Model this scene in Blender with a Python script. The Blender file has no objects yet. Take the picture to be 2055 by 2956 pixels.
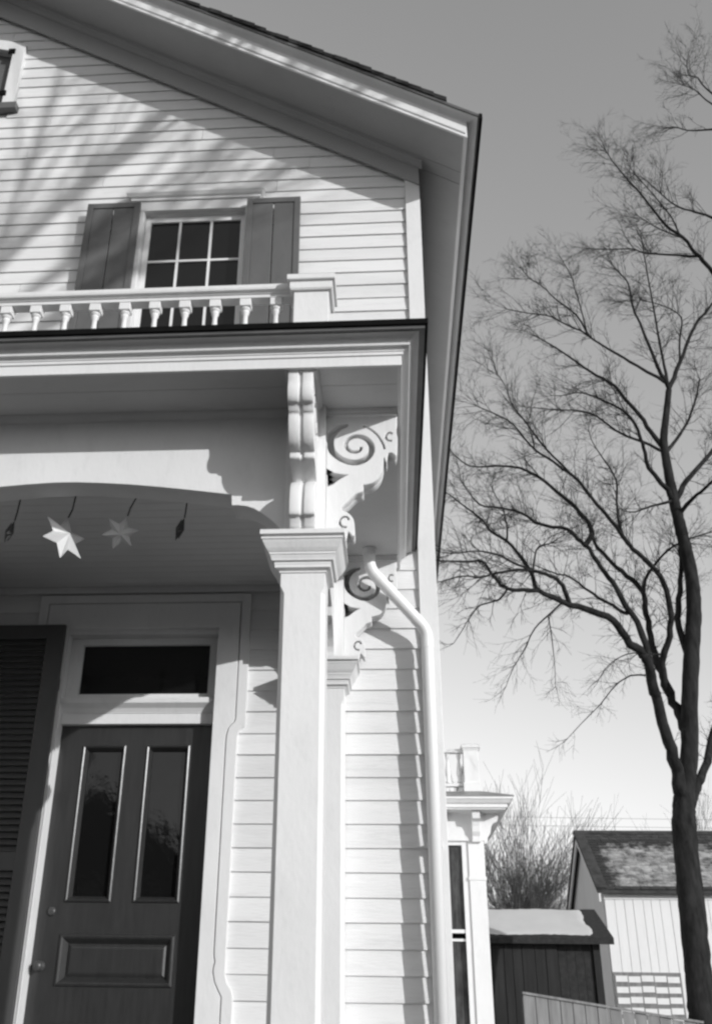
import bpy, bmesh, math, random
from mathutils import Vector, Matrix
random.seed(11)
R = math.radians
SC = bpy.context.scene
C = SC.collection

# ------------------------------------------------------------------ camera
cam_d = bpy.data.cameras.new('camera')
cam = bpy.data.objects.new('camera', cam_d); C.objects.link(cam)
cam_d.sensor_fit = 'HORIZONTAL'; cam_d.sensor_width = 36.0
cam_d.lens = 2870.0 / 2055.0 * 36.0
cam_d.shift_x = (1027.5 - 916.0) / 2055.0
cam_d.shift_y = (1412.0 - 1478.0) / 2055.0
cam_d.clip_start = 0.05; cam_d.clip_end = 2000.0
pt, yw, rl = R(27.35), R(-4.45), R(0.92)
fwd = Vector((math.sin(yw)*math.cos(pt), math.cos(yw)*math.cos(pt), math.sin(pt)))
rt = Vector((math.cos(yw), -math.sin(yw), 0)); up = rt.cross(fwd)
rt2 = rt*math.cos(rl) + up*math.sin(rl); up2 = -rt*math.sin(rl) + up*math.cos(rl)
cam.matrix_world = Matrix(((rt2.x, up2.x, -fwd.x, 0), (rt2.y, up2.y, -fwd.y, 0), (rt2.z, up2.z, -fwd.z, 1.35), (0, 0, 0, 1)))
SC.camera = cam

# ------------------------------------------------------------------ light
SUN = Vector((1.06, -1.0, 0.41)).normalized()
el = math.asin(SUN.z)
az = math.atan2(SUN.x, SUN.y)                    # clockwise from +Y
world = bpy.data.worlds.new('World'); SC.world = world; world.use_nodes = True
nt = world.node_tree
bg = nt.nodes['Background']
sky = nt.nodes.new('ShaderNodeTexSky'); sky.sky_type = 'NISHITA'; sky.sun_disc = False
sky.sun_elevation = el; sky.sun_rotation = az
sky.air_density = 1.0; sky.dust_density = 0.3; sky.ozone_density = 1.0
sep = nt.nodes.new('ShaderNodeSeparateColor')     # blue-leaning monochrome film
mix = nt.nodes.new('ShaderNodeMix'); mix.data_type = 'FLOAT'; mix.inputs[0].default_value = 0.70
com = nt.nodes.new('ShaderNodeCombineColor')
nt.links.new(sky.outputs[0], sep.inputs[0])
nt.links.new(sep.outputs[1], mix.inputs[2]); nt.links.new(sep.outputs[2], mix.inputs[3])
for i in range(3): nt.links.new(mix.outputs[0], com.inputs[i])
nt.links.new(com.outputs[0], bg.inputs[0])
bg.inputs[1].default_value = 0.124
sd = bpy.data.lights.new('sun', 'SUN'); sd.energy = 2.15; sd.angle = R(0.53); sd.color = (1, 1, 1)
so = bpy.data.objects.new('sun', sd); C.objects.link(so)
so.rotation_euler = SUN.to_track_quat('Z', 'Y').to_euler()
so.location = (20, -20, 20)
SC.view_settings.view_transform = 'Standard'; SC.view_settings.look = 'None'
SC.view_settings.exposure = 0.66; SC.view_settings.gamma = 1.0
SC.cycles.filter_width = 2.5

# ------------------------------------------------------------------ materials
def mat(name, a, rough=0.6, var=0.0, vscale=3.0, stretch=(1, 1, 1), bump=0.0, bscale=60.0, spec=0.4, dirt=0.0, rnd=0.0):
    m = bpy.data.materials.new(name); m.use_nodes = True
    t = m.node_tree; b = t.nodes['Principled BSDF']
    b.inputs['Roughness'].default_value = rough
    b.inputs['Specular IOR Level'].default_value = spec
    b.inputs['Base Color'].default_value = (a, a, a, 1)
    tc = t.nodes.new('ShaderNodeTexCoord')
    if var or dirt:
        mp = t.nodes.new('ShaderNodeMapping'); mp.inputs['Scale'].default_value = stretch
        t.links.new(tc.outputs['Object'], mp.inputs[0])
        n = t.nodes.new('ShaderNodeTexNoise'); n.inputs['Scale'].default_value = vscale
        n.inputs['Detail'].default_value = 6; n.inputs['Roughness'].default_value = 0.6
        t.links.new(mp.outputs[0], n.inputs['Vector'])
        r = t.nodes.new('ShaderNodeMapRange')
        r.inputs[1].default_value = 0.3; r.inputs[2].default_value = 0.7
        r.inputs[3].default_value = a*(1-var); r.inputs[4].default_value = min(a*(1+var), 0.95)
        t.links.new(n.outputs[0], r.inputs[0])
        last = r.outputs[0]
        if dirt:
            n2 = t.nodes.new('ShaderNodeTexNoise'); n2.inputs['Scale'].default_value = vscale*6
            n2.inputs['Detail'].default_value = 8; n2.inputs['Roughness'].default_value = 0.7
            t.links.new(mp.outputs[0], n2.inputs['Vector'])
            r2 = t.nodes.new('ShaderNodeMapRange'); r2.inputs[1].default_value = 0.52; r2.inputs[2].default_value = 0.75
            r2.inputs[3].default_value = 1.0; r2.inputs[4].default_value = 1.0-dirt
            t.links.new(n2.outputs[0], r2.inputs[0])
            mu = t.nodes.new('ShaderNodeMath'); mu.operation = 'MULTIPLY'
            t.links.new(last, mu.inputs[0]); t.links.new(r2.outputs[0], mu.inputs[1]); last = mu.outputs[0]
        if rnd:
            oi = t.nodes.new('ShaderNodeObjectInfo'); r4 = t.nodes.new('ShaderNodeMapRange')
            r4.inputs[3].default_value = 1-rnd; r4.inputs[4].default_value = 1+rnd*.4
            t.links.new(oi.outputs['Random'], r4.inputs[0])
            m4 = t.nodes.new('ShaderNodeMath'); m4.operation = 'MULTIPLY'
            t.links.new(last, m4.inputs[0]); t.links.new(r4.outputs[0], m4.inputs[1]); last = m4.outputs[0]
        t.links.new(last, b.inputs['Base Color'])
    if bump:
        n3 = t.nodes.new('ShaderNodeTexNoise'); n3.inputs['Scale'].default_value = bscale; n3.inputs['Detail'].default_value = 5
        mp3 = t.nodes.new('ShaderNodeMapping'); mp3.inputs['Scale'].default_value = stretch
        t.links.new(tc.outputs['Object'], mp3.inputs[0]); t.links.new(mp3.outputs[0], n3.inputs['Vector'])
        bp = t.nodes.new('ShaderNodeBump'); bp.inputs['Strength'].default_value = bump; bp.inputs['Distance'].default_value = 0.004
        t.links.new(n3.outputs[0], bp.inputs['Height']); t.links.new(bp.outputs[0], b.inputs['Normal'])
    return m

M = {}
M['clap'] = mat('white_clapboard_paint', 0.69, 0.6, 0.07, 1.3, (0.35, 1, 3), 0.45, 40, dirt=0.16, rnd=0.07)
M['trim'] = mat('white_trim_paint', 0.70, 0.58, 0.06, 2.0, (1, 1, 0.45), 0.35, 45, dirt=0.08, rnd=0.03)
M['ceil'] = mat('porch_ceiling_paint', 0.60, 0.5, 0.06, 2.0, (1, 1, 1), 0.1, 30)
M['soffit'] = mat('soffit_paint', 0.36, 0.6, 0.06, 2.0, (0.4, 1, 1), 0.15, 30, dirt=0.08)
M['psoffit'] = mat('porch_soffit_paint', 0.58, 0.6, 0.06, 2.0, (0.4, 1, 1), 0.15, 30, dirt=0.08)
M['gutter'] = mat('weathered_dark_gutter_paint', 0.10, 0.5, 0.25, 4.0, (1, 1, 4), 0.2, 50)
M['metal_edge'] = mat('black_roof_edge', 0.006, 0.9, 0.3, 8.0, spec=.08)
M['shingle'] = mat('dark_roof_shingle', 0.022, 0.9, 0.5, 14.0, bump=0.6)
M['deck'] = mat('painted_metal_deck', 0.22, 0.5, 0.2, 3.0)
M['shutter'] = mat('dark_green_shutter_paint', 0.105, 0.5, 0.10, 5.0, (1, 1, 0.4), 0.15, 50, dirt=0.15)
M['blind'] = mat('dark_louvre_paint', 0.065, 0.5, 0.10, 5.0, (1, 1, 0.4), 0.1, 50)
M['door'] = mat('varnished_dark_door', 0.028, 0.30, 0.22, 6.0, (6, 6, 0.6), 0.12, 40, spec=0.5)
M['glass'] = mat('dark_window_glass', 0.006, 0.05, 0.0, bump=0.30, bscale=7.0, spec=0.5)
M['glass_far'] = mat('grey_bay_glass', 0.06, 0.12, 0.6, 5.0, (3, 1, .6), bump=0.2, bscale=7.0, spec=0.5)
M['curtain'] = mat('dim_curtain', 0.10, 0.8, 0.5, 8.0, (4, 1, 0.5))
M['dark'] = mat('dark_room_behind_window', 0.004, 0.9)
M['brass'] = mat('tarnished_knob', 0.06, 0.3, 0.2, 20.0)
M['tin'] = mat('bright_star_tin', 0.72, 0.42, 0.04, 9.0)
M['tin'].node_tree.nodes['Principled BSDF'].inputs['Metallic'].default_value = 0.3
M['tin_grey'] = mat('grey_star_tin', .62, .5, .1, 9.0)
M['tin_shaded'] = mat('shaded_star_tin', .05, .6, .1, 9.0)  # same tin darkened: shade of the edge-on stars put into the colour
M['string'] = mat('dark_string', 0.02, 0.9)
M['spout'] = mat('white_downspout_enamel', 0.74, 0.35, 0.03, 3.0, (1, 1, 0.3), spec=0.5)
M['bark'] = mat('dark_tree_bark', 0.022, 0.95, 0.6, 12.0, (1, 1, 0.25), 0.8, 25, spec=0.1)
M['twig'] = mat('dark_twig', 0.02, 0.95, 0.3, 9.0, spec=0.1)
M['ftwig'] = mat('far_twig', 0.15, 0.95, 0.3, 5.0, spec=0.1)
M['barn'] = mat('white_barn_board_paint', 0.72, 0.6, 0.05, 1.0, (2, 2, 0.3), 0.2, 20, dirt=0.08)
M['barnroof'] = mat('old_barn_shingle', 0.045, 0.9, 0.5, 5.0, bump=0.4)
M['snow'] = mat('settled_snow', 0.55, 0.7, 0.05, 2.0, bump=0.3, bscale=8)
M['shedwood'] = mat('dark_weathered_shed_board', 0.016, 0.85, 0.55, 2.0, (5, 5, 0.4), 0.4, 25, dirt=0.4)
M['fence'] = mat('weathered_fence_board', 0.19, 0.85, 0.3, 3.0, (4, 4, 0.5), 0.3, 25)
M['ground'] = mat('winter_lawn', 0.06, 0.95, 0.35, 0.6, bump=0.5, bscale=6)
M['porchfloor'] = mat('grey_porch_floor_paint', 0.07, 0.5, 0.1, 3.0)
M['wire'] = mat('utility_wire', 0.10, 0.7)

# ------------------------------------------------------------------ builders
ORG = {}
def empty(name, loc, label, cat, group=None):
    o = bpy.data.objects.new(name, None); C.objects.link(o); o.location = loc
    o['label'] = label; o['category'] = cat
    if group: o['group'] = group
    ORG[o.name] = Vector(loc); o.empty_display_size = 0.3
    return o

def link(name, me, m, parent=None, loc=(0, 0, 0), bevel=0, smooth=False, seg=2):
    o = bpy.data.objects.new(name, me); C.objects.link(o)
    if m is not None and not me.materials: me.materials.append(m)
    loc = Vector(loc)
    if parent is not None:
        o.parent = parent; o.location = loc - ORG[parent.name]
    else:
        o.location = loc
    ORG[o.name] = loc
    if bevel:
        b = o.modifiers.new('bevel', 'BEVEL'); b.width = bevel; b.segments = seg; b.limit_method = 'ANGLE'; b.angle_limit = R(40)
    return o

class MB:
    def __init__(s): s.v = []; s.f = []
    def quadgrid(s, rings, closed=True, cap=True):
        n = len(rings[0]); b = len(s.v)
        for r in rings: s.v += [tuple(p) for p in r]
        for i in range(len(rings)-1):
            for j in range(n if closed else n-1):
                k = (j+1) % n
                s.f.append((b+i*n+j, b+i*n+k, b+(i+1)*n+k, b+(i+1)*n+j))
        if cap:
            s.f.append(tuple(b+j for j in range(n))); e = b+(len(rings)-1)*n
            s.f.append(tuple(e+n-1-j for j in range(n)))
        return s
    def box(s, x0, x1, y0, y1, z0, z1):
        return s.quadgrid([[(x0, y0, z), (x1, y0, z), (x1, y1, z), (x0, y1, z)] for z in (z0, z1)])
    def prism(s, poly, a0, a1, axis='Y'):
        f = {'Y': lambda p, a: (p[0], a, p[1]), 'X': lambda p, a: (a, p[0], p[1]), 'Z': lambda p, a: (p[0], p[1], a)}[axis]
        return s.quadgrid([[f(p, a) for p in poly] for a in (a0, a1)])
    def tube(s, pts, rad, n=10, cap=True, jit=0):
        pts = [Vector(p) for p in pts]
        if not hasattr(rad, '__len__'): rad = [rad]*len(pts)
        rings = []; ref = None
        for i, p in enumerate(pts):
            d = (pts[min(i+1, len(pts)-1)] - pts[max(i-1, 0)])
            if d.length < 1e-9: d = Vector((0, 0, 1))
            d.normalize()
            if ref is None:
                ref = d.orthogonal().normalized()
            else:
                ref = (ref - d*ref.dot(d))
                ref = ref.normalized() if ref.length > 1e-6 else d.orthogonal().normalized()
            q = d.cross(ref)
            rings.append([p + (ref*math.cos(2*math.pi*j/n) + q*math.sin(2*math.pi*j/n))*rad[i]*(1+(random.uniform(-jit, jit) if jit else 0)) for j in range(n)])
        return s.quadgrid(rings, True, cap)
    def lathe(s, prof, n=14, c=(0, 0, 0)):
        return s.quadgrid([[(c[0]+r*math.cos(2*math.pi*j/n), c[1]+r*math.sin(2*math.pi*j/n), c[2]+z) for j in range(n)] for r, z in prof])
    def rect_rings(s, prof, x0, x1, y0, y1, cap=True):
        """square moulding: prof = (offset, z) rings round a rectangle"""
        return s.quadgrid([[(x0-o, y0-o, z), (x1+o, y0-o, z), (x1+o, y1+o, z), (x0-o, y1+o, z)] for o, z in prof], True, cap)
    def u_rings(s, prof, x0, x1, yf, yb):
        """moulding along the two sides and the front of a porch, mitred"""
        return s.quadgrid([[(x0-o, yb, z), (x0-o, yf-o, z), (x1+o, yf-o, z), (x1+o, yb, z)] for o, z in prof], False, False)
    def mesh(s, name, smooth=False, org=(0, 0, 0), fix=True):
        me = bpy.data.meshes.new(name)
        ox, oy, oz = org
        me.from_pydata([(x-ox, y-oy, z-oz) for x, y, z in s.v], [], s.f)
        if fix:
            bm = bmesh.new(); bm.from_mesh(me)
            bmesh.ops.recalc_face_normals(bm, faces=bm.faces); bm.to_mesh(me); bm.free()
        if smooth:
            me.polygons.foreach_set('use_smooth', [True]*len(me.polygons))
        me.update()
        return me
    def build(s, name, m, parent=None, bevel=0, smooth=False, loc=None, fix=True, seg=2):
        if loc is None: loc = ORG[parent.name] if parent is not None else Vector((0, 0, 0))
        return link(name, s.mesh(name, smooth, loc, fix), m, parent, loc, bevel, smooth, seg)

def box(name, m, parent, x0, x1, y0, y1, z0, z1, bevel=0):
    return MB().box(x0, x1, y0, y1, z0, z1).build(name, m, parent, bevel)

def shape2d(polys, depth, bevel=0.0, name='shape'):
    """extruded flat outline (first closed polyline) with holes, as a mesh in local x,z with thickness along y"""
    cu = bpy.data.curves.new(name, 'CURVE'); cu.dimensions = '2D'; cu.fill_mode = 'BOTH'
    for p in polys:
        sp = cu.splines.new('POLY'); sp.points.add(len(p)-1)
        for q, (x, z) in zip(sp.points, p): q.co = (x, z, 0, 1)
        sp.use_cyclic_u = True
    cu.extrude = depth/2 - bevel; cu.bevel_depth = bevel; cu.bevel_resolution = 1; cu.offset = -bevel
    o = bpy.data.objects.new(name, cu); C.objects.link(o)
    bpy.context.view_layer.update()
    dg = bpy.context.evaluated_depsgraph_get()
    me = bpy.data.meshes.new_from_object(o.evaluated_get(dg))
    bpy.data.objects.remove(o); bpy.data.curves.remove(cu)
    me.transform(Matrix(((1, 0, 0, 0), (0, 0, -1, 0), (0, 1, 0, 0), (0, 0, 0, 1))))
    me.name = name
    return me

def smooth_poly(pts, n=5, closed=True):
    """Catmull-Rom through 2-D points"""
    out = []; N = len(pts)
    rng = range(N) if closed else range(N-1)
    for i in rng:
        g = (lambda k: pts[k % N]) if closed else (lambda k: pts[max(0, min(N-1, k))])
        p0, p1, p2, p3 = g(i-1), g(i), g(i+1), g(i+2)
        for k in range(n):
            t = k/n
            out.append(tuple(0.5*((2*p1[a]) + (-p0[a]+p2[a])*t + (2*p0[a]-5*p1[a]+4*p2[a]-p3[a])*t*t + (-p0[a]+3*p1[a]-3*p2[a]+p3[a])*t**3) for a in range(2)))
    if not closed: out.append(tuple(pts[-1]))
    return out

def strip(pts, w):
    """closed outline of a band following pts; w = half width at each point or one number"""
    if not hasattr(w, '__len__'): w = [w]*len(pts)
    L = []; Rr = []
    for i, p in enumerate(pts):
        a = pts[max(i-1, 0)]; b = pts[min(i+1, len(pts)-1)]
        dx, dz = b[0]-a[0], b[1]-a[1]; l = math.hypot(dx, dz) or 1
        nx, nz = -dz/l, dx/l
        L.append((p[0]+nx*w[i], p[1]+nz*w[i])); Rr.append((p[0]-nx*w[i], p[1]-nz*w[i]))
    return L + Rr[::-1]

# ================================================================== SETTING
def ground():
    b = MB(); n = 60; S = 600.0
    for i in range(n+1):
        for j in range(n+1):
            x = -S + 2*S*i/n; y = -S + 2*S*j/n
            b.v.append((x, y, 0.0))
    for i in range(n):
        for j in range(n):
            a = i*(n+1)+j; b.f.append((a, a+1, a+n+2, a+n+1))
    o = b.build('ground', M['ground'], fix=True); o['kind'] = 'structure'
    o['label'] = 'winter lawn round the house'
ground()

# ================================================================== HOUSE
W = 6.5; XC = 0.334; RX = -4.1; YB = 22.0
SL = 0.617
def zr(x):                                   # lower edge of the rake fascia
    return 7.625 - SL*(x-0.716) if x >= RX else 7.625 - SL*((2*RX-x)-0.716)
def mir(x): return 2*RX - x
house = empty('house', (RX, W, 0), 'white clapboard house with steep gabled roof and deep shaded eaves', 'house')

def roof_path(prof, yf=5.93, kx=1.35):
    rings = []
    for o, h in prof:
        ox = o*kx
        xe = 0.716+ox; ze = zr(0.716)-SL*ox+h
        rings.append([(mir(xe), YB, ze), (mir(xe), yf-o, ze), (RX, yf-o, zr(RX)+h), (xe, yf-o, ze), (xe, YB, ze)])
    return MB().quadgrid(rings, False, False)
roof = MB().prism([(0.81, zr(0.81)+0.212), (0.81, zr(0.81)+0.232), (RX, zr(RX)+0.232), (mir(0.81), zr(0.81)+0.232), (mir(0.81), zr(0.81)+0.212), (RX, zr(RX)+0.212)], 5.885, YB).build('roof', M['shingle'], house)
roof_path([(-0.02, 0.03), (-0.02, 0.0), (0, 0), (0, .168), (.008, .170), (.008, .178), (.016, .180), (.016, .186), (.022, .188), (.034, .198), (.055, .203), (.064, .204), (.064, .210)]).build('rake_moulding', M['trim'], house)
roof_path([(.060, .207), (.070, .202), (.080, .204), (.081, .230), (.074, .232), (.02, .233)]).build('gutter_board', M['gutter'], house)
for s in (1, -1):                            # black metal edge along each eave
    xs = [.815, .838, .838, .815]; zs = [zr(.80)+.165, zr(.80)+.165, zr(.80)+.218, zr(.80)+.226]
    MB().prism([((x if s > 0 else mir(x)), z) for x, z in zip(xs, zs)], 5.842, YB).build('roof_edge', M['metal_edge'], house)
# shingle ends along the front rake
nsh = 46
for s in (1, -1):
    for k in range(nsh):
        xa = 0.56 - k*0.102; xb = xa - 0.115
        if xb < RX: xb = RX
        j = random.uniform(-.008, .01); th = random.uniform(.036, .046); y0 = 5.838 + random.uniform(-.010, .006)
        za, zb = zr(xa)+.232+.004, zr(xb)+.232
        P = [(xa, za+j*.3), (xb, zb), (xb, zb+th), (xa, za+th+.006)]
        if s < 0: P = [(mir(x), z) for x, z in P]
        MB().prism(P, y0, 6.1).build('shingle', M['shingle'], roof)

# soffits (front overhang and eaves), with an open joint at the wall line
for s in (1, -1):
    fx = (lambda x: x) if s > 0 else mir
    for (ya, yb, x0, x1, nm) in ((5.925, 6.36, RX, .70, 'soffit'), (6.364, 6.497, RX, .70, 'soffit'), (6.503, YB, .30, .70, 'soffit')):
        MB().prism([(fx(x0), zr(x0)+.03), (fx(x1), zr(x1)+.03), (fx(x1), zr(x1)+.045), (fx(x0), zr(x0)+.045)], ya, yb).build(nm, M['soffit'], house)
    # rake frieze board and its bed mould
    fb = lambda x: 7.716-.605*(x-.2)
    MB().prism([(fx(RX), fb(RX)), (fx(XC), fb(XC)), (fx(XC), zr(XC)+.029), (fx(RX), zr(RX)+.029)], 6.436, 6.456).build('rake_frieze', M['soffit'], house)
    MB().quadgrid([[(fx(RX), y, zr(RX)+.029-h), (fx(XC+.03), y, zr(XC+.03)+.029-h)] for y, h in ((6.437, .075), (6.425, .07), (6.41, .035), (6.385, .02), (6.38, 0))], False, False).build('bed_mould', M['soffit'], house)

# front wall sheathing with openings
hwin = [(-2.05, 5.6), (-1.165, 5.6), (-1.165, 7.46), (-2.05, 7.46)]
gw_in = [(-4.64, 8.86), (-3.56, 8.86), (-3.56, 9.60), (-3.75, 9.655), (-3.92, 9.685), (-4.1, 9.695), (-4.28, 9.685), (-4.45, 9.655), (-4.64, 9.60)]
hdoor = [(-2.245, .45), (-1.155, .45), (-1.155, 3.65), (-2.245, 3.65)]
outl = [(mir(.32), .25), (.32, .25), (.32, zr(.32)+.02), (RX, zr(RX)+.02), (mir(.32), zr(.32)+.02)]
fw = link('front_wall', shape2d([outl, hwin, gw_in, hdoor], .10, 0, 'front_wall'), M['clap'], house, (0, W+.05, 0))
box('side_wall', M['clap'], house, .20, .318, W+.1, YB, .25, 7.87)
box('side_wall', M['clap'], house, mir(.318), mir(.20), W+.1, YB, .25, 7.87)
box('back_wall', M['clap'], house, mir(.32), .32, YB-.1, YB, .25, 7.87)
MB().prism([(mir(.32), 7.87), (.32, 7.87), (RX, zr(RX)+.03)], YB-.1, YB-.001).build('back_gable', M['clap'], house)
box('foundation', mat('grey_foundation_stone', .2, .9, .3, 4, bump=.5), house, mir(.30), .30, W+.02, YB-.02, -.2, .25)

# clapboards, each one a board
rows = [(1.354+.1425*k, .1425) for k in range(-7, 21)] + [(4.339+.133*k, .133) for k in range(0, 45)]
side_i = 0
def cut(iv, a, b):
    out = []
    for x0, x1 in iv:
        if b <= x0 or a >= x1: out.append((x0, x1)); continue
        if a > x0: out.append((x0, a))
        if b < x1: out.append((b, x1))
    return out
for z0, ex in rows:
    if z0 > 10.3: break
    zt = z0+ex
    xr = .2135
    lim = .2 - (z0-7.716)/.605 + .10              # hidden behind the rake frieze beyond this
    xr = min(xr, lim)
    if xr < RX+.3: break
    iv = [(mir(xr), xr)]
    if z0 < 3.80: iv = cut(iv, -2.40, -1.03)
    if zt > 5.55 and z0 < 7.50: iv = cut(iv, -2.10, -1.12)
    if zt > 8.80 and z0 < 9.70: iv = cut(iv, -4.70, -3.50)
    zj = z0 + random.uniform(-.0025, .0025)
    for x0, x1 in iv:
        if x1-x0 < .03: continue
        cuts = [x0]
        x = x0 + random.uniform(.8, 2.6)
        while x < x1-.4: cuts.append(x); x += random.uniform(1.6, 3.2)
        cuts.append(x1)
        for a, b in zip(cuts, cuts[1:]):
            d = random.uniform(-.0015, .0015)
            e = .0020
            ns = max(2, int((b-a)/.55)); rings = []
            o0 = random.uniform(-.0018, .0018)
            for q in range(ns+1):
                x = a+e+(b-a-2*e)*q/ns; w = o0+random.uniform(-.0014, .0014); dy = d+random.uniform(-.0012, .0012)
                rings.append([(x, W-.001, zj+ex+.012), (x, W-.006, zj+ex+.012), (x, W-.0205+dy, zj+.001+w), (x, W-.0205+dy, zj-.002+w), (x, W-.001, zj-.002+w)])
            MB().quadgrid(rings).build('clapboard', M['clap'], fw)
sw = [o for o in house.children if o.name.startswith('side_wall')][0]
for z0, ex in rows:
    if z0 > 7.7: break
    MB().prism([(.319, z0+ex+.01), (.323, z0+ex+.01), (.336, z0), (.319, z0)], 6.64, YB-.1, 'Y').build('clapboard', M['clap'], sw)
box('corner_board', M['trim'], house, .2135, .337, 6.455, W-.001, .25, 7.80, .003)
box('corner_board', M['trim'], house, .319, .3365, W+.001, 6.63, .25, 7.72, .003)

# ---- upper window
win = empty('window', (-1.607, W, 5.6), '', ''); del win['label'], win['category']
win.parent = house; win.location = Vector((-1.607, W, 5.6)) - ORG['house']
box('casing', M['trim'], win, -2.165, -2.05, 6.452, W-.002, 5.56, 7.46, .003)
box('casing', M['trim'], win, -1.165, -1.05, 6.452, W-.002, 5.56, 7.46, .003)
box('head_casing', M['trim'], win, -2.165, -1.05, 6.450, W-.002, 7.462, 7.565, .003)
MB().rect_rings([(0, 7.566), (.012, 7.568), (.012, 7.59), (.03, 7.60), (.045, 7.62), (.05, 7.625), (.05, 7.65), (.0, 7.68)], -2.165, -1.05, 6.445, 6.498).build('hood', M['trim'], win)
box('sill', M['trim'], win, -2.20, -1.015, 6.43, 6.60, 5.50, 5.56, .004)
for x0, x1 in ((-2.049, -2.002), (-1.212, -1.166)): box('sash_stile', M['trim'], win, x0, x1, 6.53, 6.57, 5.561, 7.459, .003)
for z0, z1 in ((7.397, 7.459), (6.49, 6.535), (5.561, 5.64)): box('sash_rail', M['trim'], win, -2.001, -1.213, 6.531, 6.569, z0, z1, .003)
for xm in (-1.742, -1.468): box('muntin', M['trim'], win, xm-.010, xm+.010, 6.533, 6.567, 5.641, 7.396)
for zm in (6.965, 6.07): box('muntin', M['trim'], win, -2.0005, -1.2135, 6.5345, 6.5655, zm-.010, zm+.010)
xs = [(-2.0, -1.752), (-1.732, -1.478), (-1.458, -1.213)]; zs = [(6.975, 7.397), (6.535, 6.955), (6.08, 6.49), (5.64, 6.06)]
for a, b in xs:
    for c, d in zs: box('pane', M['glass'], win, a, b, 6.549, 6.553, c, d)
box('dark_room', M['dark'], win, -2.3, -.9, 6.62, 6.9, 5.5, 7.6)

# ---- paneled shutters beside the window
def shutter(x0, x1, y, lean):
    s = empty('shutter', ((x0+x1)/2, y, 5.58), '', ''); del s['label'], s['category']
    s.parent = house; s.location = Vector(((x0+x1)/2, y, 5.58)) - ORG['house']
    z0, z1 = 5.58, 7.50; w = .052
    for a, b in ((x0, x0+w), (x1-w, x1)): box('stile', M['shutter'], s, a, b, y, y+.034, z0, z1, .003)
    for a, b in ((z1-.055, z1), (6.42, 6.50), (z0, z0+.09)): box('rail', M['shutter'], s, x0+w, x1-w, y+.001, y+.033, a, b, .003)
    xm = (x0+x1)/2
    for a, b in ((x0+w, xm-.004), (xm+.004, x1-w)):
        for c, d in ((6.50, z1-.055), (z0+.09, 6.42)): box('panel', M['shutter'], s, a, b, y+.010, y+.028, c, d, .004)
    for z in (5.9, 7.2): box('hinge', M['metal_edge'], s, xm-.01, xm+.01, y+.034, W-.0205, z, z+.03)
shutter(-2.535, -2.072, 6.375, 0)
shutter(-1.142, -.682, 6.385, 0)

# ---- arched gable window
gw = empty('gable_window', (-4.1, W, 8.8), '', ''); del gw['label'], gw['category']
gw.parent = house; gw.location = Vector((-4.1, W, 8.8)) - ORG['house']
gw_out = [(-4.76, 8.86), (-3.44, 8.86), (-3.44, 9.70), (-3.70, 9.77), (-3.90, 9.80), (-4.1, 9.81), (-4.30, 9.80), (-4.50, 9.77), (-4.76, 9.70)]
ring = gw_out[1:] + [gw_out[0]]
inner = gw_in[1:] + [gw_in[0]]
me = shape2d([ring + inner[::-1]], .055, .003, 'casing')
link('casing', me, M['trim'], gw, (0, 6.4705, 0))
box('sill', M['shutter'], gw, -4.80, -3.40, 6.41, W-.002, 8.78, 8.858, .004)
link('blind', shape2d([gw_in], .03, 0, 'blind'), M['shutter'], gw, (0, 6.545, 0))
for z in (9.56, 8.98): box('hinge', M['metal_edge'], gw, -3.60, -3.535, 6.43, 6.443, z, z+.06)

# ---- front door in its eared surround
XD = -1.70
def sym(p): return p + [(2*XD-x, z) for x, z in p[::-1]]
ear_o = [(-.950, .45), (-.950, 1.37), (-.962, 1.41), (-.990, 1.445), (-1.003, 1.49), (-1.003, 1.56), (-1.002, 2.885), (-.997, 2.915), (-.985, 2.935), (-.962, 2.952), (-.951, 2.965), (-.951, 3.889)]
gr = [(-1.018, .45), (-1.018, 1.372), (-1.035, 1.40), (-1.062, 1.45), (-1.075, 1.505), (-1.072, 1.535), (-1.066, 1.558), (-1.073, 1.585), (-1.075, 1.62), (-1.075, 2.85), (-1.073, 2.90), (-1.062, 2.945), (-1.040, 2.972), (-1.024, 2.988), (-1.019, 3.01), (-1.018, 3.825)]
sur = empty('door_surround', (XD, W, .45), '', ''); del sur['label'], sur['category']
sur.parent = house; sur.location = Vector((XD, W, .45)) - ORG['house']
g1 = [(x+.0035, z if z < 3.8 else z+.0035) for x, z in gr]; g2 = [(x-.0035, z if z < 3.8 else z-.0035) for x, z in gr]
link('outer_architrave', shape2d([sym(ear_o) + sym(g1)[::-1]], .043, .002, 'outer_architrave'), M['trim'], sur, (0, 6.475, 0))
inn = [(-1.168, .45), (-1.168, 3.64)]
link('inner_architrave', shape2d([sym(g2) + sym(inn)[::-1]], .043, .002, 'inner_architrave'), M['trim'], sur, (0, 6.4745, 0))
for x0, x1 in ((-2.246, -2.225), (-1.175, -1.154)): box('jamb', M['trim'], sur, x0, x1, 6.4965, 6.70, .45, 3.66)
box('head_jamb', M['trim'], sur, -2.224, -1.176, 6.4965, 6.70, 3.61, 3.66)
box('threshold', M['deck'], sur, -2.224, -1.176, 6.45, 6.72, .45, .47)

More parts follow.
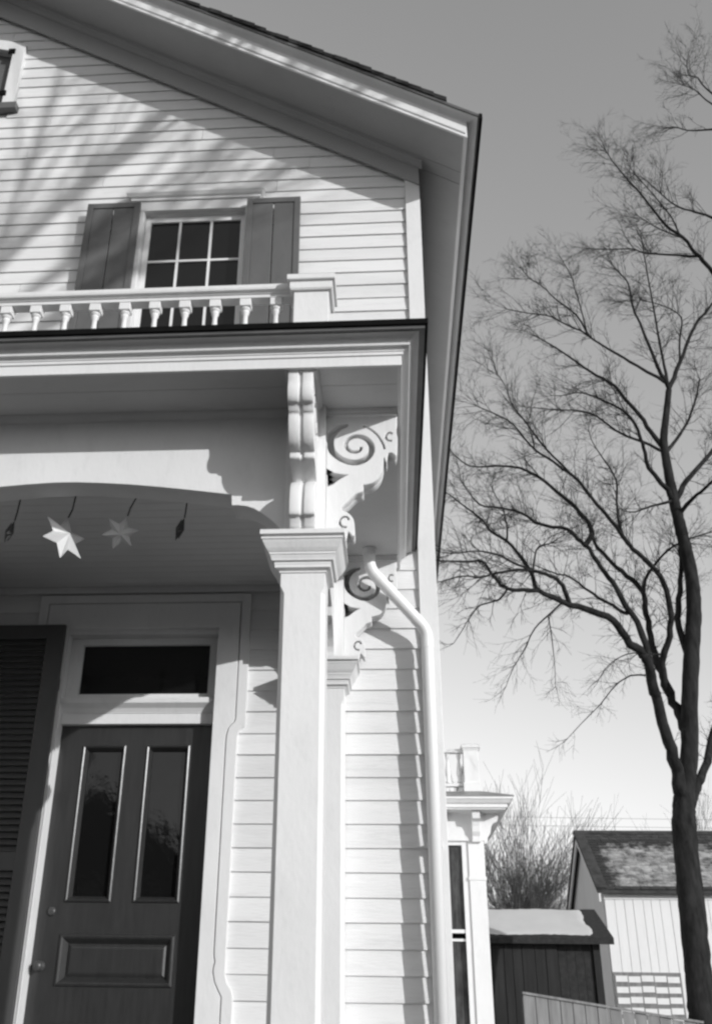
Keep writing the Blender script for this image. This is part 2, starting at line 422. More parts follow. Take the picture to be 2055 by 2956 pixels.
tr = empty('transom', (XD, W, 3.0), '', ''); del tr['label'], tr['category']
tr.parent = house; tr.location = Vector((XD, W, 3.0)) - ORG['house']
link('frame', shape2d([[(-2.224, 3.168), (-1.176, 3.168), (-1.176, 3.609), (-2.224, 3.609)], [(-2.14, 3.212), (-1.241, 3.212), (-1.241, 3.562), (-2.14, 3.562)]], .05, .003, 'frame'), M['trim'], tr, (0, 6.605, 0))
box('pane', M['glass'], tr, -2.141, -1.24, 6.615, 6.62, 3.211, 3.563)
MB().prism([(6.64, 3.165), (6.50, 3.165), (6.495, 3.155), (6.495, 3.128), (6.505, 3.12), (6.53, 3.10), (6.545, 3.075), (6.545, 3.07), (6.64, 3.07)], -2.223, -1.177, 'X').build('bar_moulding', M['trim'], tr)
box('bar', M['trim'], tr, -2.222, -1.178, 6.55, 6.64, 2.998, 3.069, .003)

dr = empty('door', (XD, W, .47), '', ''); del dr['label'], dr['category']
dr.parent = house; dr.location = Vector((XD, W, .47)) - ORG['house']
gl = [(-2.045, 1.905), (-1.782, 1.905), (-1.782, 2.85), (-2.045, 2.85)]; grr = [(-1.612, 1.905), (-1.349, 1.905), (-1.349, 2.85), (-1.612, 2.85)]
pn = [(-2.045, 1.435), (-1.36, 1.435), (-1.36, 1.688), (-2.045, 1.688)]; pn2 = [(-2.045, .72), (-1.36, .72), (-1.36, 1.20), (-2.045, 1.20)]
link('leaf', shape2d([[(-2.2235, .475), (-1.1765, .475), (-1.1765, 2.996), (-2.2235, 2.996)], gl, grr, pn, pn2], .045, .001, 'leaf'), M['door'], dr, (0, 6.6225, 0))
def picture(name, p, o, w, y, m, par):       # moulded frame round an opening: p = rectangle
    (x0, z0), (x1, z1) = p[0], p[2]
    prof = [(w*.0, .004), (w*.12, -.012), (w*.32, -.016), (w*.50, -.012), (w*.75, .004), (w*1.0, .020), (w*1.02, .028)]
    rings = [[(x0-o+a, y+b, z0-o+a), (x1+o-a, y+b, z0-o+a), (x1+o-a, y+b, z1+o-a), (x0-o+a, y+b, z1+o-a)] for a, b in prof]
    MB().quadgrid(rings, True, False).build(name, m, par)
for p in (gl, grr): picture('glass_bead', p, .018, .038, 6.602, M['door'], dr)
for p in (pn, pn2): picture('panel_moulding', p, .022, .055, 6.602, M['door'], dr)
for p in (gl, grr): box('pane', M['glass'], dr, p[0][0]-.002, p[1][0]+.002, 6.632, 6.636, p[0][1]-.002, p[2][1]+.002)
for p in (pn, pn2):
    (x0, z0), (x1, z1) = p[0], p[2]
    MB().quadgrid([[(x0+a, y, z0+a), (x1-a, y, z0+a), (x1-a, y, z1-a), (x0+a, y, z1-a)] for a, y in ((-.001, 6.626), (.03, 6.626), (.05, 6.616), (.06, 6.614))], True, True).build('panel', M['door'], dr)
# knob and lock rose on the left stile
def turned_y(name, prof, x, z, m, par, y0):
    n = 16
    rings = [[(x+r*math.cos(2*math.pi*j/n), y0+y, z+r*math.sin(2*math.pi*j/n)) for j in range(n)] for r, y in prof]
    MB().quadgrid(rings).build(name, m, par, smooth=True)
turned_y('knob', [(.030, 0), (.030, -.006), (.012, -.010), (.010, -.030), (.022, -.038), (.030, -.052), (.026, -.066), (.010, -.073)], -2.165, 1.525, M['brass'], dr, 6.600)
turned_y('lock_rose', [(.026, 0), (.026, -.008), (.018, -.014), (.008, -.016)], -2.135, 1.835, M['brass'], dr, 6.600)
box('room_behind', M['dark'], dr, -2.4, -1.0, 6.72, 7.4, .4, 3.8)
# dim curtain behind the right-hand glass of the door
# ---- louvred blind folded back on the left of the door
bl = empty('louvred_blind', (-2.5, W, .5), '', ''); del bl['label'], bl['category']
bl.parent = house; bl.location = Vector((-2.5, W, .5)) - ORG['house']
bl['label'] = 'dark louvred door blind folded back left of the front door'
bx0, bx1 = -2.80, -2.226
for a, b in ((bx0, bx0+.075), (bx1-.122, bx1)): box('stile', M['blind'], bl, a, b, 6.395, 6.43, .50, 3.652, .003)
for a, b in ((3.55, 3.652), (2.05, 2.16), (.50, .70)): box('rail', M['blind'], bl, bx0+.075, bx1-.122, 6.397, 6.428, a, b, .003)
slat = MB().quadgrid([[(x, -.018, -.020), (x, -.012, -.022), (x, .018, .018), (x, .012, .020)] for x in (bx0+.075, bx1-.119)]).mesh('slat')
for a, b in ((.70, 2.05), (2.16, 3.55)):
    n = int((b-a)/.040)
    for k in range(n): link('slat', slat, M['blind'], bl, (0, 6.4125, a+.022+k*(b-a)/n))
for z in (1.0, 3.2): box('hinge', M['metal_edge'], bl, bx1-.03, bx1-.005, 6.43, 6.4535, z, z+.08)

# ================================================================== FRONT PORCH
PX = -1.65
def pm(x): return 2*PX - x
XR, YF = .087, 3.96
XL = pm(XR)
porch = empty('porch', (PX, 4.45, 0), 'white entrance porch with chamfered posts, scroll brackets and balustraded flat roof', 'porch')
# floor and steps
nfl = 24
flo = box('floor', M['porchfloor'], porch, XL+.25, XR-.25, 4.05, W-.03, .30, .425)
for k in range(nfl):
    xa = XL+.20+k*(XR-XL-.40)/nfl; xb = XL+.20+(k+1)*(XR-XL-.40)/nfl
    box('plank', M['porchfloor'], flo, xa+.002, xb-.002, 4.0, W-.03, .427, .452)
box('skirt', M['trim'], porch, XL+.28, XR-.28, 4.08, W-.05, .0, .30)
for k in range(2): box('step', M['porchfloor'], porch, PX-.8, PX+.8, 3.42+.29*k, 4.05, .0, .15+.15*k, .01)

def post_mesh():
    h = .106
    def ring(z, c): 
        return [(-h+c, -h, z), (h-c, -h, z), (h, -h+c, z), (h, h-c, z), (h-c, h, z), (-h+c, h, z), (-h, h-c, z), (-h, -h+c, z)]
    return MB().quadgrid([ring(z, c) for z, c in ((.45, .002), (.80, .002), (.83, .020), (3.055, .020), (3.092, .002), (3.20, .002))]).mesh('post')
PM = post_mesh()
cap_prof = [(.0, 3.155), (.006, 3.158), (.006, 3.166), (.026, 3.176), (.026, 3.190), (.028, 3.194), (.028, 3.204), (.040, 3.207), (.042, 3.216), (.048, 3.232), (.052, 3.236), (.052, 3.243), (.058, 3.250), (.066, 3.262), (.078, 3.286), (.083, 3.298), (.088, 3.300), (.088, 3.309), (.055, 3.311), (.055, 3.320), (.094, 3.322), (.094, 3.345), (.0, 3.350)]
CM = MB().rect_rings([(o, z) for o, z in cap_prof], -.106, .106, -.106, .106).mesh('capital')
posts = []
def post(x, y):
    p = link('post', PM, M['trim'], porch, (x, y, 0)); posts.append(p)
    link('capital', CM, M['trim'], p, (x, y, 0))
    MB().box(x-.098, x+.098, y-.098, y+.152, 3.3505, 4.099).build('impost_block', M['trim'], p, .003)
    MB().rect_rings([(.03, .45), (.03, .56), (.012, .60), (.003, .61)], x-.106, x+.106, y-.106, y+.106).build('base', M['trim'], p)
    return p
PXR = -.400; PY = 4.448
post(PXR, PY); post(pm(PXR), PY)
for x in (PXR, pm(PXR)):                       # half posts against the wall
    y = 6.386
    p = link('pilaster', PM, M['trim'], porch, (x, y, 0))
    link('capital', CM, M['trim'], p, (x, y, 0))
    MB().box(x-.098, x+.098, y-.098, y+.098, 3.3505, 4.099).build('impost_block', M['trim'], p, .003)

# ---- scroll brackets
def U(x, y): return ((x-640)*.00045, .066+(1910-y)*.0005)
b_out = smooth_poly([(.0, .754), (.352, .754), (.362, .70), (.359, .633), (.365, .581), (.361, .525), (.354, .482), (.338, .497), (.316, .496), (.306, .443), (.293, .474), (.290, .427), (.276, .377), (.245, .335), (.200, .318), (.188, .317), (.187, .283), (.150, .266), (.113, .226), (.078, .186), (.115, .160), (.137, .129), (.144, .084), (.142, .040), (.130, .040), (.113, .060), (.103, .024), (.085, .004), (.0, .004)], 4)
b_out = [(max(x, 0), min(z, .754)) for x, z in b_out]
spi = smooth_poly([U(*q) for q in [(1035, 965), (1028, 1000), (990, 1025), (930, 1022), (880, 985), (862, 935), (885, 880), (950, 845), (1030, 845), (1100, 880), (1147, 940), (1155, 1000), (1135, 1060), (1080, 1115), (1000, 1146), (920, 1146), (830, 1115), (760, 1068), (706, 1008), (686, 930), (690, 850), (712, 785), (790, 728), (890, 700)]], 4, False)
kw = [.0075, .0075, .008, .0085, .009, .0095, .010, .011, .012, .0135, .015, .0155, .016, .016, .016, .0155, .015, .0155, .0175, .0175, .0185, .024, .018, .008]
spw = []
for i in range(len(spi)):
    t = min(i/4, len(kw)-1.001); k = int(t); spw.append(kw[k]+(kw[k+1]-kw[k])*(t-k))
tri = [U(*q) for q in [(652, 1222), (720, 1262), (800, 1280), (890, 1286), (790, 1340), (720, 1392), (652, 1420)]]
thin = strip(smooth_poly([U(*q) for q in [(1060, 715), (1150, 765), (1225, 835), (1285, 940), (1300, 1000)]], 4, False), .0050)
sm1 = strip(smooth_poly([U(*q) for q in [(1392, 822), (1365, 806), (1330, 822), (1318, 862), (1345, 898), (1385, 902)]], 4, False), .0050)
sm2 = strip(smooth_poly([U(*q) for q in [(896, 1795), (880, 1765), (838, 1760), (802, 1788), (800, 1835), (830, 1868), (872, 1872)]], 4, False), .0052)
def lift(p):                                      # the front-facing bracket is cut a little taller
    k = [(0, 0), (.04, .057), (.283, .330), (.317, .365), (.5, .542), (.58, .62), (.754, .754)]
    out = []
    for x, z in p:
        for (a, b), (c, d) in zip(k, k[1:]):
            if z <= c+1e-6: out.append((x, b+(d-b)*(z-a)/(c-a))); break
        else: out.append((x, z))
    return out
def inset(p): return [(x-.013 if x > .03 else x, min(max(z, .012), .745)) for x, z in p]
holes = [strip(spi, spw), tri, thin, sm1, sm2]
plate = shape2d([b_out] + holes, .052, .003, 'scroll')
core = shape2d([inset(b_out)], .060, 0, 'core')
f_out = smooth_poly([(0, .754), (.352, .754), (.362, .71), (.359, .665), (.368, .625), (.362, .585), (.345, .560), (.325, .556), (.305, .530), (.293, .520), (.288, .48), (.27, .43), (.24, .39), (.20, .37), (.188, .367), (.187, .335), (.14, .325), (.085, .305), (.035, .28), (.075, .262), (.12, .22), (.142, .16), (.146, .10), (.140, .06), (.12, .055), (.105, .03), (.085, .004), (0, .004)], 4)
f_out = [(max(x, 0), min(z, .754)) for x, z in f_out]
plate_f = shape2d([f_out] + [lift(h) for h in (holes[0], holes[2], holes[3])], .052, .003, 'scroll')
core_f = shape2d([inset(f_out)], .060, 0, 'core')
def tf(me, mtx):
    m2 = me.copy(); m2.transform(mtx); return m2
def bracket(px, py, d, par):
    """d: 'X' to the right, 'x' to the left, 'F' to the front"""
    h = .098
    rz = {'X': 0, 'x': math.pi, 'F': -math.pi/2}[d]
    off = {'X': (h, 0), 'x': (-h, 0), 'F': (0, -h)}[d]
    br = empty('bracket', (px+off[0], py+off[1], 3.345), '', ''); del br['label'], br['category']
    br.parent = par; br.location = Vector((px+off[0], py+off[1], 3.345)) - ORG[par.name]
    mtx = Matrix.Rotation(rz, 4, 'Z')
    for s in (-1, 1):
        link('scroll', tf(plate_f if d == 'F' else plate, mtx @ Matrix.Translation((.0005, s*(.035 if d == 'F' else .029), 0))), M['trim'], br, ORG[br.name])
    if d == 'F': link('core', tf(core_f, mtx @ Matrix.Translation((.0005, 0, 0))), M['trim'], br, ORG[br.name])
    a = MB().box(-.001, .372, -.082, .082, .733, .7535).box(-.001, .366, -.074, .074, .716, .7325).mesh('abacus'); a.transform(mtx)
    link('abacus', a, M['trim'], br, ORG[br.name])
    return br
for x, s in ((PXR, 'X'), (pm(PXR), 'x')):
    bracket(x, PY+.027, s, porch); bracket(x, PY, 'F', porch); bracket(x, 6.386, s, porch)

# ---- beams with arched aprons
half = [(-.50, 3.352), (-.512, 3.40), (-.529, 3.431), (-.572, 3.474), (-.62, 3.511), (-.66, 3.537), (-.70, 3.551), (-.735, 3.556), (-.772, 3.557), (-.776, 3.617), (-.90, 3.635), (-1.006, 3.650), (-1.15, 3.669), (-1.30, 3.686), (-1.45, 3.698), (-1.58, 3.705), (-1.65, 3.706)]
low = half + [(pm(x), z) for x, z in half[-2::-1]]
fb_poly = [(-.499, 4.099)] + low + [(pm(-.499), 4.099)]
link('front_beam', shape2d([fb_poly], .16, .002, 'front_beam'), M['trim'], porch, (0, 4.49, 0))
ysp = (PY+6.386)/2
def sy(x):                                        # same apron, tighter span, along Y
    d = -.40 - x                                  # distance from post centre
    k = d if d < .376 else .376 + (d-.376)*((ysp-PY)-.376)/(1.25-.376)
    return PY + k
sh = [(sy(x), z) for x, z in half]
sl = sh + [(2*ysp-y, z) for y, z in sh[-2::-1]]
sb_poly = [(PY+.099, 4.099)] + sl + [(2*ysp-PY-.099, 4.099)]
for x0, x1 in ((-.522, -.362), (pm(-.362), pm(-.522))):
    MB().prism(sb_poly, x0, x1, 'X').build('side_beam', M['trim'], porch)
# small moulding where frieze meets soffit
MB().prism([(4.409, 4.06), (4.40, 4.065), (4.385, 4.085), (4.38, 4.099), (4.409, 4.099)], pm(-.503), -.503, 'X').build('frieze_mould', M['trim'], porch)
for s in (1, -1):
    f = (lambda x: x) if s > 0 else pm
    MB().prism([(f(-.361), 4.06), (f(-.352), 4.065), (f(-.337), 4.085), (f(-.332), 4.099), (f(-.361), 4.099)], PY+.101, 6.286, 'Y').build('frieze_mould', M['trim'], porch)
# ceiling boards
nb = 20
for k in range(nb):
    ya = 4.571+k*(6.477-4.571)/nb; yb = 4.571+(k+1)*(6.477-4.571)/nb
    box('ceiling_board', M['ceil'], porch, pm(-.523), -.523, ya+.0015, yb-.0015, 3.946, 3.962)
box('ceiling_mould', M['ceil'], porch, pm(-.524), -.524, 6.44, 6.4775, 3.90, 3.9455, .004)
# soffit boards
for y0, y1 in ((3.963, 4.176), (4.179, 4.408)):
    box('soffit_board', M['psoffit'], porch, XL+.004, XR-.004, y0, y1, 4.10, 4.118)
for s in (1, -1):
    f = (lambda x: x) if s > 0 else pm
    a, b = sorted((f(-.362), f(XR-.004)))
    box('soffit_board', M['psoffit'], porch, a, b, 4.4105, W-.022, 4.10, 4.118)
# cornice
MB().u_rings([(-.020, 4.099), (-.020, 4.067), (-.002, 4.065), (0, 4.067), (0, 4.119), (.008, 4.121), (.008, 4.137), (.013, 4.139), (.013, 4.146), (.020, 4.148), (.022, 4.152), (.038, 4.155), (.040, 4.160), (.042, 4.172), (.048, 4.184), (.058, 4.192), (.07, 4.196), (.084, 4.199)], XL, XR, YF, W-.021).build('cornice', M['trim'], porch)
MB().u_rings([(.080, 4.202), (.094, 4.197), (.112, 4.195), (.113, 4.216), (.105, 4.218)], XL, XR, YF, W-.021).build('gutter_board', M['gutter'], porch)
MB().u_rings([(.10, 4.2185), (.126, 4.212), (.127, 4.241), (.10, 4.243)], XL, XR, YF, W-.021).build('roof_edge', M['metal_edge'], porch)
MB().quadgrid([[(XL-.1, YF-.1, 4.219), (XR+.1, YF-.1, 4.219), (XR+.1, W-.022, 4.27), (XL-.1, W-.022, 4.27)], [(XL-.1, YF-.1, 4.243), (XR+.1, YF-.1, 4.243), (XR+.1, W-.022, 4.32), (XL-.1, W-.022, 4.32)]]).build('roof', M['deck'], porch)
# ---- balustrade on the porch roof
bal = empty('balustrade', (PX, 4.5, 4.25), '', ''); del bal['label'], bal['category']
bal.parent = porch; bal.location = Vector((PX, 4.5, 4.25)) - ORG['porch']
NX, NY = -.394, 4.497
for x in (NX, pm(NX)):
    MB().box(x-.097, x+.097, NY-.097, NY+.097, 4.245, 4.878).build('newel', M['trim'], bal, .003)
    MB().rect_rings([(-.01, 4.879), (.016, 4.880), (.022, 4.890), (.022, 4.930), (.008, 4.932), (.008, 4.938), (.034, 4.940), (.037, 4.945), (.037, 4.974), (.03, 4.978), (-.05, 4.990)], x-.097, x+.097, NY-.097, NY+.097).build('newel_cap', M['trim'], bal)
rail_p = [(-.035, 4.897), (.035, 4.897), (.035, 4.915), (.045, 4.919), (.045, 4.926), (.066, 4.930), (.070, 4.942), (.070, 4.962), (.050, 4.976), (.0, 4.981), (-.050, 4.976), (-.070, 4.962), (-.070, 4.942), (-.066, 4.930), (-.045, 4.926), (-.045, 4.919), (-.035, 4.915)]
MB().prism([(NY+a, z) for a, z in rail_p], pm(NX-.098), NX-.098, 'X').build('top_rail', M['trim'], bal)
MB().prism([(NY-.035, 4.32), (NY+.035, 4.32), (NY+.035, 4.37), (NY-.035, 4.37)], pm(NX-.098), NX-.098, 'X').build('bottom_rail', M['trim'], bal, .004)
for x in (NX, pm(NX)):
    MB().prism([(x+a, z) for a, z in rail_p], NY+.098, W-.022, 'Y').build('top_rail', M['trim'], bal)
    MB().box(x-.035, x+.035, NY+.098, W-.022, 4.32, 4.37).build('bottom_rail', M['trim'], bal, .004)
bm_ = MB()
bm_.box(-.032, .032, -.032, .032, .478, .5265)
bm_.lathe([(.016, .4775), (.028, .472), (.030, .465), (.024, .458), (.019, .452), (.023, .447), (.021, .438), (.015, .425), (.014, .40), (.017, .34), (.024, .26), (.030, .19), (.031, .15), (.024, .10), (.018, .085), (.026, .075), (.026, .065), (.02, .051)], 14)
bm_.box(-.032, .032, -.032, .032, .0, .05)
BALM = bm_.mesh('baluster')
for f in BALM.polygons:
    if len(f.vertices) == 4 and f.area < .0012 and abs(f.normal.z) < .98 and f.center.z > .05 and f.center.z < .478: f.use_smooth = True
for k in range(13):
    x = -.600-.1735*k
    if x > pm(-.55): link('baluster', BALM, M['trim'], bal, (x, NY, 4.3705), bevel=.003)
for x in (NX, pm(NX)):
    for k in range(10): link('baluster', BALM, M['trim'], bal, (x, NY+.25+.172*k, 4.3705))

# ================================================================== DOWNSPOUT
ds = empty('downspout', (.252, 6.33, .1), 'round white downspout with an elbow running down the house corner', 'downspout')
def bend(a, b, c, n=5, k=.06):
    a, b, c = Vector(a), Vector(b), Vector(c)
    p = b + (a-b).normalized()*k; q = b + (c-b).normalized()*k
    return [tuple((p*(1-t)+b*t)*(1-t)+(b*(1-t)+q*t)*t) for t in [i/n for i in range(n+1)]]
A, B_, C_, D_ = (-.122, 6.20, 4.105), (-.122, 6.20, 3.955), (.252, 6.345, 3.565), (.252, 6.345, .12)
MB().tube([A] + bend(A, B_, C_) + bend(B_, C_, D_) + [D_], .0405, 20).build('pipe', M['spout'], ds, smooth=True)
MB().tube([(-.122, 6.20, 4.099), (-.122, 6.20, 4.06)], .046, 20).build('collar', M['spout'], ds)
for p_, q_ in (((.252, 6.345, 3.44), (.252, 6.345, 3.50)), ((-.075, 6.2182, 3.9057), (-.045, 6.2299, 3.8744)), ((.205, 6.3268, 3.614), (.180, 6.3171, 3.640))):
    MB().tube([p_, q_], .0428, 20).build('collar', M['spout'], ds)
for z in (2.2, .9):
    MB().box(.205, .30, 6.385, 6.4545, z, z+.03).build('strap', M['spout'], ds)

# ================================================================== HANGING STARS
def star(x, y, z, axis, n, sx, label, size=.118, m='tin'):
    """axis: direction of one point; n: direction the star faces"""
    root = empty('star', (x, y, z), label, 'star', 'tin stars hanging under the porch beam')
    n = Vector(n).normalized(); e1 = Vector(axis); e1 = (e1 - n*e1.dot(n)).normalized(); e2 = n.cross(e1)
    b = MB(); N = 6; c = Vector((x, y, z))
    b.v = [tuple(c+n*size*.33), tuple(c-n*size*.33)]
    for k in range(2*N):
        r = size if k % 2 == 0 else size*.50
        a = math.pi*k/N
        b.v.append(tuple(c+e1*r*math.cos(a)+e2*r*math.sin(a)))
    for k in range(2*N):
        i, j = 2+k, 2+(k+1) % (2*N)
        b.f += [(0, i, j), (1, j, i)]
    b.build('body', M[m], root)
    up_ = max((Vector(v) for v in b.v), key=lambda v: v.z)
    MB().tube([up_, up_+Vector((sx*.3, .004, .05)), (up_.x+sx*.7, y+.004, z+.21), (up_.x+sx, y, 3.945)], .004, 6).build('string', M['string'], root)
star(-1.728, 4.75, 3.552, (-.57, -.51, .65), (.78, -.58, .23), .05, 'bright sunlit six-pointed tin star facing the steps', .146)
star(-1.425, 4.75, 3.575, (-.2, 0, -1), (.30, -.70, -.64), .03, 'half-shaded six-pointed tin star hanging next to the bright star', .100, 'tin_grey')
star(-1.102, 4.75, 3.590, (.35, 0, 1), (-.95, -.14, .28), .01, 'dark edge-on tin star hanging nearest the porch corner post', .070, 'tin_shaded')
star(-2.035, 4.75, 3.590, (.30, 0, 1), (-.92, -.30, .25), .015, 'dark edge-on tin star hanging on the far side of the bright star', .070, 'tin_shaded')

# ================================================================== SIDE BAY
BX1, BYF, BYB = 1.39, 16.20, 19.6
bay = empty('side_bay', (.86, 17.9, 0), 'white bay window with bracketed cornice and little balustrade on the house side', 'bay')
box('wall', M['trim'], bay, .338, BX1-.02, BYF+.03, BYF+.10, .0, 1.0)
box('wall', M['trim'], bay, .338, BX1-.02, BYF+.03, BYF+.10, 3.58, 4.0)
box('side_wall', M['trim'], bay, BX1-.10, BX1-.02, BYF+.11, BYB, .0, 4.0)
box('corner_post', M['trim'], bay, 1.145, BX1, BYF, BYF+.24, .0, 3.98, .006)
MB().rect_rings([(0, 3.03), (.012, 3.035), (.012, 3.08), (.0, 3.085)], 1.146, BX1-.001, BYF+.001, BYF+.24).build('post_band', M['trim'], bay)
box('frieze', M['trim'], bay, .338, BX1+.01, BYF-.012, BYF+.03, 3.60, 4.0)
box('mullion_post', M['trim'], bay, .36, .58, BYF, BYF+.14, 1.0, 3.59, .006)
bayw = empty('window', (.85, BYF+.1, 1.0), '', ''); del bayw['label'], bayw['category']
bayw.parent = bay; bayw.location = Vector((.85, BYF+.1, 1.0)) - ORG['side_bay']
box('frame', M['trim'], bayw, 1.052, 1.144, BYF+.03, BYF+.10, 1.0, 3.579)
box('frame', M['trim'], bayw, .581, .63, BYF+.03, BYF+.10, 1.0, 3.579)
box('frame', M['trim'], bayw, .631, 1.051, BYF+.03, BYF+.10, 3.54, 3.579)
box('meeting_rail', M['trim'], bayw, .631, 1.051, BYF+.05, BYF+.09, 2.30, 2.35)
box('meeting_rail', M['trim'], bayw, .631, 1.051, BYF+.07, BYF+.10, 2.19, 2.225)
box('pane', M['glass_far'], bayw, .631, 1.051, BYF+.088, BYF+.094, 2.35, 3.54)
box('pane', M['glass_far'], bayw, .631, 1.051, BYF+.104, BYF+.110, 1.0, 2.22)
box('room', M['dark'], bayw, .45, 1.20, BYF+.2, BYF+.9, .9, 3.7)
MB().prism([(.86, 2.33), (.93, 2.33), (.965, 3.54), (.86, 3.54)], BYF+.113, BYF+.119).build('curtain', M['curtain'], bayw)
bay_prof = [(-.05, 3.99), (.02, 3.992), (.03, 4.01), (.33, 4.015), (.33, 4.035), (.36, 4.04), (.36, 4.09), (.39, 4.10), (.43, 4.15), (.445, 4.155), (.445, 4.185)]
rr = [[(.338, BYF-o, z), (BX1+o, BYF-o, z), (BX1+o, BYB+.3, z)] for o, z in bay_prof]
MB().quadgrid(rr, False, False).build('cornice', M['trim'], bay)
MB().quadgrid([[(.338, BYF-.45, 4.186), (BX1+.455, BYF-.45, 4.186), (BX1+.455, BYB+.3, 4.186), (.338, BYB+.3, 4.186)], [(.338, BYF-.455, 4.205), (BX1+.46, BYF-.455, 4.205), (BX1+.46, BYB+.3, 4.205), (.338, BYB+.3, 4.205)], [(.338, BYF+.1, 4.36), (BX1+.06, BYF+.1, 4.36), (BX1+.06, BYB+.2, 4.36), (.338, BYB+.2, 4.36)]]).build('roof', M['deck'], bay)
def small_bracket(x0, x1, y0, dirx):
    pr = [(0, 4.01), (.26, 4.01), (.28, 3.97), (.26, 3.90), (.17, 3.86), (.14, 3.80), (.12, 3.72), (.07, 3.66), (.06, 3.58), (.0, 3.56)]
    pr = [(u*.85, z-.0) for u, z in pr]
    if dirx: MB().prism([(BX1+.011+u, z) for u, z in pr], y0, y0+.13, 'Y').build('bracket', M['trim'], bay, .006)
    else: MB().prism([(BYF-.013-u, z) for u, z in pr], x0, x1, 'X').build('bracket', M['trim'], bay, .006)
small_bracket(1.215, 1.335, 0, False); small_bracket(.70, .82, 0, False)
for y in (BYF+.06, BYF+1.4, BYF+2.7): small_bracket(0, 0, y, True)
MB().box(1.15, 1.39, BYF+.05, BYF+.29, 4.34, 5.02).build('newel', M['trim'], bay, .005)
MB().rect_rings([(0, 4.345), (.012, 4.35), (.012, 4.48), (0, 4.50)], 1.149, 1.391, BYF+.049, BYF+.291).build('newel_base', M['trim'], bay)
MB().rect_rings([(-.01, 5.0), (.01, 5.002), (.01, 5.03), (.03, 5.032), (.03, 5.085), (-.05, 5.11)], 1.15, 1.39, BYF+.05, BYF+.29).build('newel_cap', M['trim'], bay)
box('top_rail', M['trim'], bay, .338, 1.149, BYF+.11, BYF+.23, 4.97, 5.03, .01)
box('bottom_rail', M['trim'], bay, .338, 1.149, BYF+.13, BYF+.21, 4.44, 4.49, .006)
box('top_rail', M['trim'], bay, 1.21, 1.33, BYF+.291, BYB, 4.97, 5.03, .01)
box('bottom_rail', M['trim'], bay, 1.23, 1.31, BYF+.291, BYB, 4.44, 4.49, .006)
B2 = MB().lathe([(.04, 4.491), (.04, 4.53), (.022, 4.55), (.045, 4.64), (.04, 4.72), (.02, 4.84), (.022, 4.88), (.034, 4.90), (.034, 4.969)], 12).mesh('baluster', True)
for x in (.50, .70, .90, 1.08): link('baluster', B2, M['trim'], bay, (x, BYF+.17, 0))
for k in range(14): link('baluster', B2, M['trim'], bay, (1.27, BYF+.48+.2*k, 0))

# ================================================================== BARN
barn = empty('barn', (8.5, 30.1, 0), 'white board barn with mottled old shingle roof', 'barn')
EY, RY, EZ, RZ, GX, GX2 = 27.45, 30.0, 4.02, 5.77, 5.33, 12.6
FY = EY+.25
box('front_wall', M['barn'], barn, GX, GX2, FY+.03, FY+.12, .0, 4.05)
bwf = [o for o in barn.children if o.name.startswith('front_wall')][0]
x = GX
while x < GX2-.05:
    w = random.choice((.20, .235, .22, .25)); x1 = min(x+w, GX2)
    box('board', M['barn'], bwf, x+.006, x1-.006, FY+random.uniform(-.004, .004), FY+.031, .05, 3.93)
    x = x1
box('frieze', M['barn'], barn, GX-.02, GX2, FY-.03, FY-.006, 3.80, 3.99)
MB().prism([(FY+.13, .0), (2*RY-FY, .0), (2*RY-FY, 4.02), (RY, RZ-.10), (FY+.13, 4.10)], GX+.003, GX+.10, 'X').build('gable_wall', M['barn'], barn)
gwl = [o for o in barn.children if o.name.startswith('gable_wall')][0]
y = FY+.03
while y < 2*RY-FY-.05:
    w = .23; y1 = min(y+w, 2*RY-FY)
    zt = lambda q: RZ-.12-abs(q-RY)*(RZ-EZ)/(RY-EY)
    MB().quadgrid([[(GX-.028, y+.005, z0), (GX-.028, y1-.005, z1), (GX+.002, y1-.005, z1), (GX+.002, y+.005, z0)] for z0, z1 in ((.05, .05), (zt(y), zt(y1)))]).build('board', M['barn'], gwl)
    y = y1
box('back_wall', M['barn'], barn, GX, GX2, 2*RY-FY-.1, 2*RY-FY-.001, 0, 4.0)
box('end_wall', M['barn'], barn, GX2-.1, GX2-.001, FY+.13, 2*RY-FY-.11, 0, 4.0)
sl_b = (RZ-EZ)/(RY-EY)
rf = MB().prism([(EY, EZ), (RY, RZ), (2*RY-EY, EZ), (2*RY-EY, EZ-.10), (RY, RZ-.12), (EY, EZ-.10)], GX-.20, GX2+.2, 'X').build('roof', M['barnroof'], barn)
MB().prism([(2*RY-EY, EZ-.10), (RY, RZ-.12), (EY, EZ-.10), (EY, EZ-.30), (RY, RZ-.34), (2*RY-EY, EZ-.30)], GX-.17, GX-.13, 'X').build('barge_board', M['barn'], rf)
